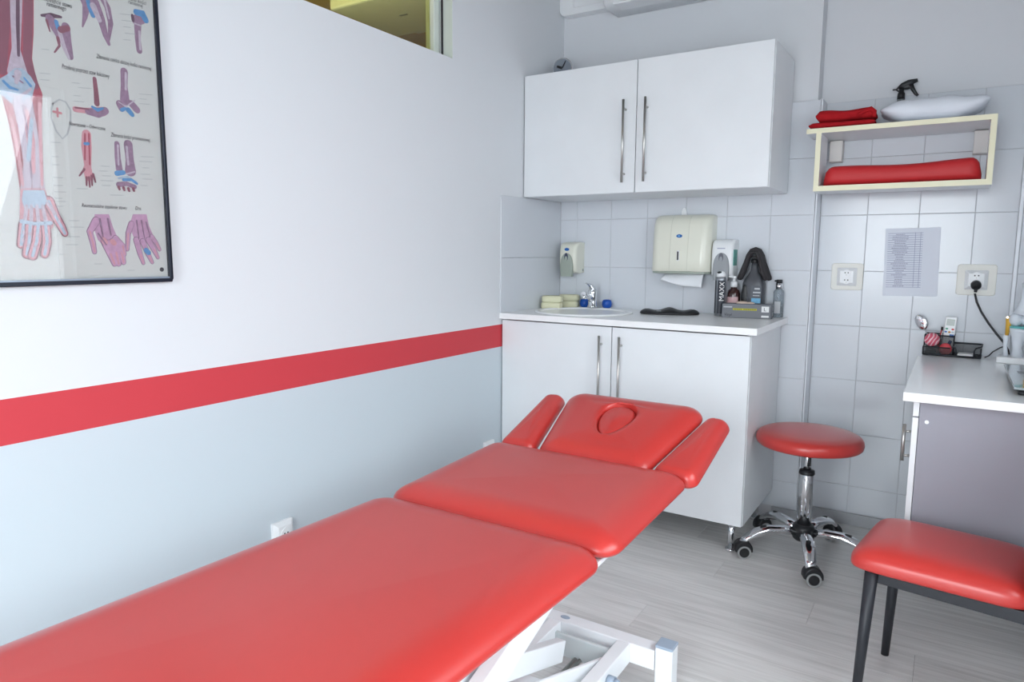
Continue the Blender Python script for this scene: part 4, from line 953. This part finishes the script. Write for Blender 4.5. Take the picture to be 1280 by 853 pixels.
rail('cross_rail', (-0.245, -2.09, 0.545), (0.245, -2.09, 0.545), 0.03, 0.04); rail('cross_rail', (-0.245, -3.10, 0.545), (0.245, -3.10, 0.545), 0.03, 0.04)
rail('hinge_plate', (0.285, -2.12, 0.560), (0.285, -1.98, 0.566), 0.035, 0.012)
rail('cross_rail', (-0.22, -1.57, 0.560), (0.22, -1.57, 0.560), 0.03, 0.03)
# lower frame: cross tube with end posts, side rails, scissor arms
BZ = 0.150; HYB = -1.62
rail('foot_tube', (-0.30, HYB, BZ-0.03), (0.298, HYB, BZ-0.03), 0.05, 0.06)
rail('foot_tube', (-0.298, -2.95, BZ-0.03), (0.298, -2.95, BZ-0.03), 0.05, 0.06)
for yv in (HYB, -2.95):
    for s_ in (-1, 1):
        rail('foot_post', (s_*0.325, yv+0.0, 0.012), (s_*0.325, yv+0.0, 0.162), 0.05, 0.05)
        obj('post_cap', B().box((s_*0.325-0.0255, yv-0.0255, 0.162), (s_*0.325+0.0255, yv+0.0255, 0.170)), mat('blue_grey_cap', S(160, 176, 194), 0.4), tt, 0.002)
        obj('foot_pad', B().cyl((s_*0.325, yv, 0), (s_*0.325, yv, 0.013), 0.022), BLACKP, tt)
for xx in (-0.02, 0.205):
    rail('side_rail', (xx, -2.93, BZ-0.03), (xx, HYB-0.026, BZ-0.03), 0.04, 0.06)
for xx in (-0.16, 0.128):
    rail('scissor_arm', (xx, -2.78, 0.12), (xx, -1.66, 0.53), 0.035, 0.075)
    rail('scissor_arm', (xx-0.05, -1.80, BZ+0.01), (xx-0.05, -2.85, 0.52), 0.03, 0.06)
rail('lever_plate', (0.178, -1.74, BZ-0.055), (0.02, -2.30, BZ+0.03), 0.012, 0.085)
rail('motor_tube', (-0.02, -1.95, BZ-0.03), (0.205, -1.95, BZ-0.03), 0.05, 0.05)
rail('inner_plate', (-0.0, HYB-0.06, BZ-0.05), (0.19, HYB-0.06, BZ-0.05), 0.012, 0.07, mat('light_grey_coat', S(206, 214, 216), 0.4))
obj('adjusting_knob', B().tube([(0.226, -1.80, BZ-0.03), (0.246, -1.80, BZ-0.03)], 0.016, 20).tube([(0.246, -1.80, BZ-0.03), (0.258, -1.80, BZ-0.03)], [0.013, 0.010], 16), MATS['blue_grey_cap'], tt)
obj('hole_plug', B().ell((0.0, HYB, BZ+0.0005), (0.016, 0.010, 0.002)), MATS['blue_grey_cap'], tt)
for xx in (0.07, 0.085): obj('drive_rod', B().cyl((xx, -1.93, BZ-0.08), (xx, -1.66, BZ-0.08), 0.006, n=10), STEEL, tt)

# ================================================================== ANATOMY POSTER
pos = thing('framed_anatomy_poster', 'framed anatomy chart of the arm and hand on the white wall', 'poster', (0, 0, 0))
PY0, PY1, PZ0, PZ1 = -3.14, -2.284, 1.180, 2.36
FRM = mat('dark_blue_frame', S(30, 34, 48), 0.3, 0.3)
fw, fd = 0.010, 0.020
obj('frame', B().box((0.001, PY0, PZ0), (fd, PY1, PZ0+fw)).box((0.001, PY0, PZ1-fw), (fd, PY1, PZ1)).box((0.001, PY0, PZ0+fw), (fd, PY0+fw, PZ1-fw)).box((0.001, PY1-fw*0.7, PZ0+fw), (fd, PY1, PZ1-fw)), FRM, pos, 0.002)
boxpart('frame_lining', (fd*0.75, PY0+fw, PZ0+fw), (fd*0.85, PY1-fw*0.7, PZ0+fw*1.5), mat('silver_lining', S(150, 160, 176), 0.3, 0.5), pos)
PXP = 0.008
boxpart('chart_paper', (0.002, PY0+0.006, PZ0+0.006), (PXP, PY1-0.005, PZ1-0.006), mat('chart_paper', S(206, 208, 206), 0.7, var=0.02), pos)
boxpart('glazing', (0.0148, PY0+0.006, PZ0+0.006), (0.0162, PY1-0.005, PZ1-0.006), glassy('poster_glazing', (0.97, 0.97, 0.97, 1)), pos)
INKS = [mat('chart_muscle', S(170, 84, 100), 0.7, var=0.25, scale=60), mat('chart_flesh', S(206, 150, 160), 0.7, var=0.15, scale=50), mat('chart_bone', S(190, 178, 192), 0.7, var=0.3, scale=110),
        mat('chart_joint', S(168, 186, 204), 0.7, var=0.3, scale=110), mat('chart_blue', S(92, 144, 194), 0.7, var=0.35, scale=80), mat('chart_violet', S(150, 122, 146), 0.7, var=0.4, scale=110),
        mat('chart_dark', S(104, 78, 96), 0.7, var=0.2, scale=60), mat('chart_pink_hand', S(192, 152, 182), 0.7, var=0.22, scale=90), mat('chart_shadow', S(140, 88, 104), 0.7, var=0.2, scale=50), mat('chart_grey', S(178, 182, 184), 0.7), mat('chart_cross', S(196, 132, 140), 0.7)]
MU, FLs, BO, JO, BL, VI, DA, PK, SHD, GR, CR = range(11)
class Print:
    def __init__(s): s.b = B(); s.k = 0
    def lay(s): s.k += 1; return PXP+0.00012*s.k+0.0001
    def stroke(s, pts, wd, mi):
        """brush stroke in photo pixels, laid flat on the chart"""
        x = s.lay(); P = [on(a, b_, 'x', 0.0) for a, b_ in pts]; n = len(P)
        wd = wd if isinstance(wd, (list, tuple)) else [wd]*n
        Q = [Vector((p.y, p.z)) for p in P]; sc = 0.00195
        # resample smooth
        L_, R_ = [], []
        for i in range(n):
            t = (Q[min(i+1, n-1)]-Q[max(i-1, 0)]).normalized(); nn = Vector((-t.y, t.x)); h = wd[i]*sc/2
            L_.append(Q[i]+nn*h); R_.append(Q[i]-nn*h)
        def capv(c, h, a0): return [c+Vector((math.cos(a0+PI*k/6), math.sin(a0+PI*k/6)))*h for k in range(1, 6)]
        t1_ = (Q[-1]-Q[-2]).normalized(); t0 = (Q[1]-Q[0]).normalized()
        e = capv(Q[-1], wd[-1]*sc/2, math.atan2(-t1_.x, t1_.y))
        st2 = capv(Q[0], wd[0]*sc/2, math.atan2(t0.x, -t0.y))
        for i in range(n-1): s.b.flat([(x, q.x, q.y) for q in (L_[i], L_[i+1], R_[i+1], R_[i])], mi)
        s.b.flat([(x, q.x, q.y) for q in [R_[-1]]+e+[L_[-1]]], mi); s.b.flat([(x, q.x, q.y) for q in [L_[0]]+st2+[R_[0]]], mi)
        return s
    def poly(s, pts, mi):
        x = s.lay(); s.b.flat([(x, q.y, q.z) for q in [on(a, b_, 'x', 0.0) for a, b_ in pts]], mi); return s
    def done(s, name): return obj(name, s.b, INKS, pos)
p = Print()   # the long arm
p.poly([(-18, -60), (40, -60), (40, 0), (40, 42), (38, 74), (43, 98), (51, 118), (50, 150), (51, 182), (52, 215), (53, 238), (23, 238), (18, 204), (10, 160), (0, 120), (-8, 96), (-10, 60), (-14, 0)], MU)
p.stroke([(2, -60), (4, 20), (1, 90)], [10, 12, 8], SHD).stroke([(33, -60), (33, 20), (32, 75), (42, 108)], [8, 10, 9, 8], SHD)
p.stroke([(18, -60), (18, 20), (18, 62), (20, 92)], [15, 12, 9, 22], BO).stroke([(20, -60), (20, 30), (21, 70)], [4, 4, 3], DA)
p.poly([(-4, 100), (6, 94), (16, 86), (26, 86), (36, 96), (42, 106), (38, 122), (30, 130), (12, 130), (-2, 118)], JO)
p.stroke([(2, 102), (10, 110), (20, 113)], [3, 4, 2], BL).stroke([(28, 98), (36, 108)], [2, 3], BL).stroke([(14, 96), (26, 104)], [2, 2], VI).stroke([(8, 118), (22, 122), (36, 112)], [3, 4, 3], BO).stroke([(20, 92), (18, 104)], [8, 4], BO)
p.stroke([(20, 128), (27, 160), (33, 205), (30, 238)], [12, 11, 10, 12], BO).stroke([(33, 128), (40, 165), (44, 205), (46, 236)], [9, 8, 10, 14], BO).stroke([(30, 140), (36, 175), (39, 215)], [6, 9, 5], FLs).stroke([(26, 132), (33, 170), (37, 222)], [2, 2, 2], VI).stroke([(37, 150), (33, 200)], [4, 5], JO)
p.stroke([(12, 150), (20, 190), (26, 232)], [3, 4, 3], FLs).stroke([(47, 130), (48, 180), (50, 232)], [4, 4, 3], FLs)
p.poly([(23, 236), (53, 236), (60, 254), (66, 268), (64, 284), (58, 292), (22, 290), (22, 262)], FLs)
for pts, wd in (([(27, 280), (25, 295), (24, 306)], [9, 8, 8]), ([(35, 282), (34, 300), (31, 318)], [9, 9, 9]), ([(45, 282), (43, 302), (38, 320)], [9, 9, 9]), ([(54, 282), (56, 302), (53, 318)], [9, 9, 8]), ([(58, 252), (66, 270), (74, 284), (78, 292)], [11, 9, 8, 6])): p.stroke(pts, [w_+2.5 for w_ in wd], SHD); p.stroke(pts, wd, FLs); p.stroke(pts, [3.5]*len(pts), JO)
p.poly([(26, 238), (52, 238), (56, 252), (50, 262), (40, 260), (28, 262), (24, 250)], JO)
for a, b_ in (((30, 258), (28, 276)), ((36, 258), (36, 278)), ((43, 258), (45, 278)), ((50, 258), (54, 276)), ((56, 254), (66, 268))): p.stroke([a, b_], [4, 4], BO)
p.stroke([(24, 277), (40, 280), (60, 279)], [5, 4, 5], JO)
for a in ((26, 290), (34, 292), (44, 294), (56, 294), (25, 300), (32, 306), (41, 308), (55, 308), (70, 276)): p.stroke([a, (a[0]+0.5, a[1]+1.5)], 3, BO)
p.done('arm_illustration')
p = Print()   # dislocated shoulder
p.stroke([(50, 20), (62, 20), (74, 22)], [3, 6, 3], DA).stroke([(60, 24), (68, 36), (76, 52)], [10, 12, 8], VI).stroke([(80, 34), (82, 50), (86, 72)], [10, 9, 7], VI).stroke([(72, 40), (78, 60), (84, 74)], [5, 5, 3], BO).stroke([(70, 48), (72, 58), (66, 66)], [4, 3, 2], SHD).stroke([(68, 28), (70, 36)], [5, 4], BL).stroke([(74, 38), (82, 36)], [8, 7], SHD).stroke([(56, 26), (60, 40)], [3, 1.5], SHD)
p.done('shoulder_illustration')
p = Print()   # shoulder capsule
p.stroke([(100, -10), (106, 8), (104, 22), (101, 34)], [14, 10, 6, 2], VI).stroke([(108, -6), (112, 10), (114, 20)], [10, 10, 6], BL).stroke([(116, 4), (124, 24), (130, 46), (134, 56)], [12, 10, 7, 4], VI).stroke([(114, 8), (122, 26)], [8, 6], BO).stroke([(122, -8), (132, 10), (136, 30), (134, 50)], [8, 8, 7, 3], VI).stroke([(128, 0), (134, 24)], [3, 2], BO)
p.done('joint_capsule_illustration')
p = Print()   # humerus head fracture
p.stroke([(170, 30), (170, 48), (172, 64)], [10, 8, 8], VI).stroke([(168, 26), (174, 24)], [13, 14], VI).stroke([(172, 40), (173, 62)], [3, 3], BO).stroke([(168, 16), (176, 18), (180, 26)], [8, 10, 8], BL).stroke([(166, 30), (174, 33)], [2, 2], BO).stroke([(163, 20), (164, 26)], [4, 4], DA)
p.done('humerus_illustration')
p = Print()   # elbow section
p.stroke([(116, 99), (118, 116), (119, 130)], [5, 6, 7], SHD).stroke([(92, 137), (106, 139), (126, 140)], [7, 7, 12], FLs).stroke([(108, 140), (120, 142), (129, 139)], [8, 12, 10], VI).stroke([(113, 134), (120, 138), (126, 136)], [3, 5, 3], BL).stroke([(92, 135), (108, 137)], [2, 2], SHD)
p.done('elbow_illustration')
p = Print()   # distal humerus fracture
p.stroke([(153, 90), (153, 108), (154, 126)], [10, 9, 13], VI).stroke([(155, 92), (155, 112)], [3, 3], BO).stroke([(147, 130), (150, 136)], [9, 9], VI).stroke([(162, 130), (169, 138)], [9, 9], VI).stroke([(150, 138), (154, 136)], [5, 4], BL).stroke([(158, 138), (163, 144)], [7, 6], BL).stroke([(146, 128), (155, 134), (166, 126)], [1.6, 1.6, 1.6], BO)
p.done('condyle_illustration')
p = Print()   # rotation of the forearm
p.stroke([(106, 168), (106, 184), (107, 200), (108, 212)], [11, 13, 10, 8], FLs).stroke([(104, 168), (104, 200)], [2.5, 2], MU).stroke([(109, 168), (110, 206)], [2.5, 2], MU).stroke([(104, 180), (108, 180)], [4, 4], BL).stroke([(107, 212), (109, 222)], [11, 10], FLs)
for a, b_ in (((106, 222), (106, 232)), ((109, 222), (110, 234)), ((112, 220), (113, 232)), ((114, 218), (117, 228)), ((103, 212), (97, 220))): p.stroke([a, b_], [3, 2], SHD)
p.done('forearm_illustration')
p = Print()   # radius fracture
p.stroke([(144, 180), (145, 198), (147, 212)], [7, 8, 9], VI).stroke([(158, 181), (160, 200), (161, 214)], [12, 11, 15], VI).stroke([(145, 182), (146, 206)], [2.5, 2.5], BO).stroke([(156, 184), (158, 206)], [3, 3], BO).stroke([(144, 217), (152, 216)], [7, 6], BL).stroke([(146, 223), (158, 222), (168, 229)], [3, 4, 4], JO).stroke([(152, 225), (162, 225), (169, 230)], [4, 4, 3], BL).stroke([(146, 231), (156, 230), (166, 234)], [7, 6, 6], VI).stroke([(156, 218), (166, 215)], [2, 2], BO)
for a in ((146, 234), (152, 235), (158, 236), (164, 236)): p.stroke([a, (a[0]+1, a[1]+3)], [4, 3], SHD)
p.done('wrist_illustration')
def drawn_hand(pts_palm, fingers, extra):
    q = Print(); q.poly(pts_palm, PK)
    for pts, wd in fingers: q.stroke(pts, [w_+1.6 for w_ in wd], VI)
    for pts, wd in fingers: q.stroke(pts, wd, PK); q.stroke(pts[1:], [max(1.2, w_*0.35) for w_ in wd[1:]], FLs)
    for pts, wd, mi in extra: q.stroke(pts, wd, mi)
    return q
drawn_hand([(116, 268), (134, 268), (139, 284), (146, 300), (142, 312), (132, 312), (120, 300), (116, 288)],
           [([(118, 276), (110, 290), (114, 304), (116, 315)], [9, 7, 6, 5]), ([(128, 302), (136, 318), (141, 330)], [8, 8, 6]), ([(134, 304), (143, 316), (146, 330)], [8, 8, 6]), ([(139, 302), (150, 316), (152, 328)], [8, 8, 6]), ([(142, 298), (151, 308), (153, 318)], [7, 7, 5])],
           [([(127, 300), (129, 303)], 7, FLs), ([(138, 302), (140, 304)], 7, FLs), ([(122, 274), (126, 296)], [3, 2], VI), ([(132, 274), (136, 294)], [3, 2], VI), ([(120, 292), (130, 306)], [2, 2], VI)]).done('hand_illustration')
drawn_hand([(164, 268), (181, 268), (184, 282), (190, 296), (188, 304), (168, 304), (163, 292), (160, 280)],
           [([(162, 280), (158, 292), (157, 312)], [7, 6, 4]), ([(168, 300), (173, 318), (177, 329)], [7, 6, 4]), ([(176, 302), (182, 316), (188, 328)], [7, 6, 4]), ([(183, 300), (190, 312), (195, 322)], [7, 6, 4]), ([(187, 296), (193, 304), (197, 312)], [6, 5, 4])],
           [([(180, 313), (183, 316)], [7, 7], BL), ([(168, 276), (171, 298)], [2, 1.5], VI), ([(174, 276), (178, 298)], [2, 1.5], VI), ([(180, 278), (185, 296)], [2, 1.5], VI)]).done('hand_illustration')
p = Print()   # faint shield with a cross
sh_ = [(64, 130), (72, 125), (80, 128), (86, 138), (86, 155), (82, 168), (76, 174), (68, 164), (62, 148), (62, 136), (64, 130)]
p.stroke(sh_, 2.2, GR).stroke([(65, 140), (74, 142)], [3, 3], CR).stroke([(69.5, 136), (70, 146)], [2.5, 2.5], CR).done('shield_outline')
p = Print(); rnd = random.Random(9)   # tiny caption lines
cap = [(48, 92), (48, 100), (88, 104), (96, 110), (90, 120), (90, 127), (172, 118), (172, 124), (172, 130), (60, 178), (62, 196), (60, 206), (62, 222), (64, 232), (66, 240), (66, 248), (70, 252), (68, 258), (84, 276), (86, 284), (84, 296), (80, 306), (66, 318), (0, 190), (0, 242), (0, 282), (0, 290), (0, 318), (0, 332), (56, 332), (124, 208), (122, 214), (126, 220), (124, 226), (126, 232), (174, 196), (172, 202), (176, 210), (174, 218), (176, 224), (174, 232), (148, 18), (150, 26), (152, 34), (154, 42), (152, 50), (94, 236), (136, 244), (116, 330), (158, 338), (50, 62)]
for a, b_ in cap:
    l = rnd.uniform(8, 17); p.k = 0; p.stroke([(a, b_), (a+l, b_+l*0.12*(1-b_/310))], 0.9, GR)
p.done('caption_lines')
DK = mat('chart_text', S(62, 58, 64), 0.8)
def heading(x0, x1, py, s, h=0.016):
    """one printed line from pixel x0 to x1 at height py of its left end"""
    q0 = on(x0, py, 'x', 0.0); yy = q0.y
    k0, k1 = on(x0, py, 'x', 0.0), on(x1, py, 'x', 0.0)
    o = text_mesh('heading', s, h, DK, pos, (0, 1, 0), (0, 0, 1), (0, 0, 0), 'LEFT', 0.25)
    xs = [v.co.y for v in o.data.vertices]; sc = (k1.y-k0.y)/(max(xs)-min(xs))
    for v in o.data.vertices: v.co = (PXP+0.0012, k0.y+(v.co.y-min(xs))*sc, q0.z+v.co.z)
heading(47, 87, 0, 'Zwichnięcie stawu'); heading(56, 80, 8, 'ramiennego')
heading(150, 180, -2, 'Złamania kości', 0.014); heading(158, 176, 5, 'ramiennej', 0.014)
heading(118, 186, 73, 'Złamania części dalszej kości ramiennej', 0.015); heading(75, 134, 86, 'Przekrój poprzez staw łokciowy', 0.016)
heading(84, 129, 157, 'Nawracanie – Odwracanie', 0.014); heading(136, 185, 171, 'Złamania kości promieniowej', 0.015); heading(100, 156, 259, 'Reumatoidalne zapalenie stawu', 0.0135); heading(167, 174, 262.5, 'Dna', 0.0135)
q = on(200, 337, 'x', 0); oval_ = B().tube([(PXP+0.0005, q.y, q.z), (PXP+0.0012, q.y, q.z)], 0.006, 16); obj('publisher_mark', oval_, DK, pos)
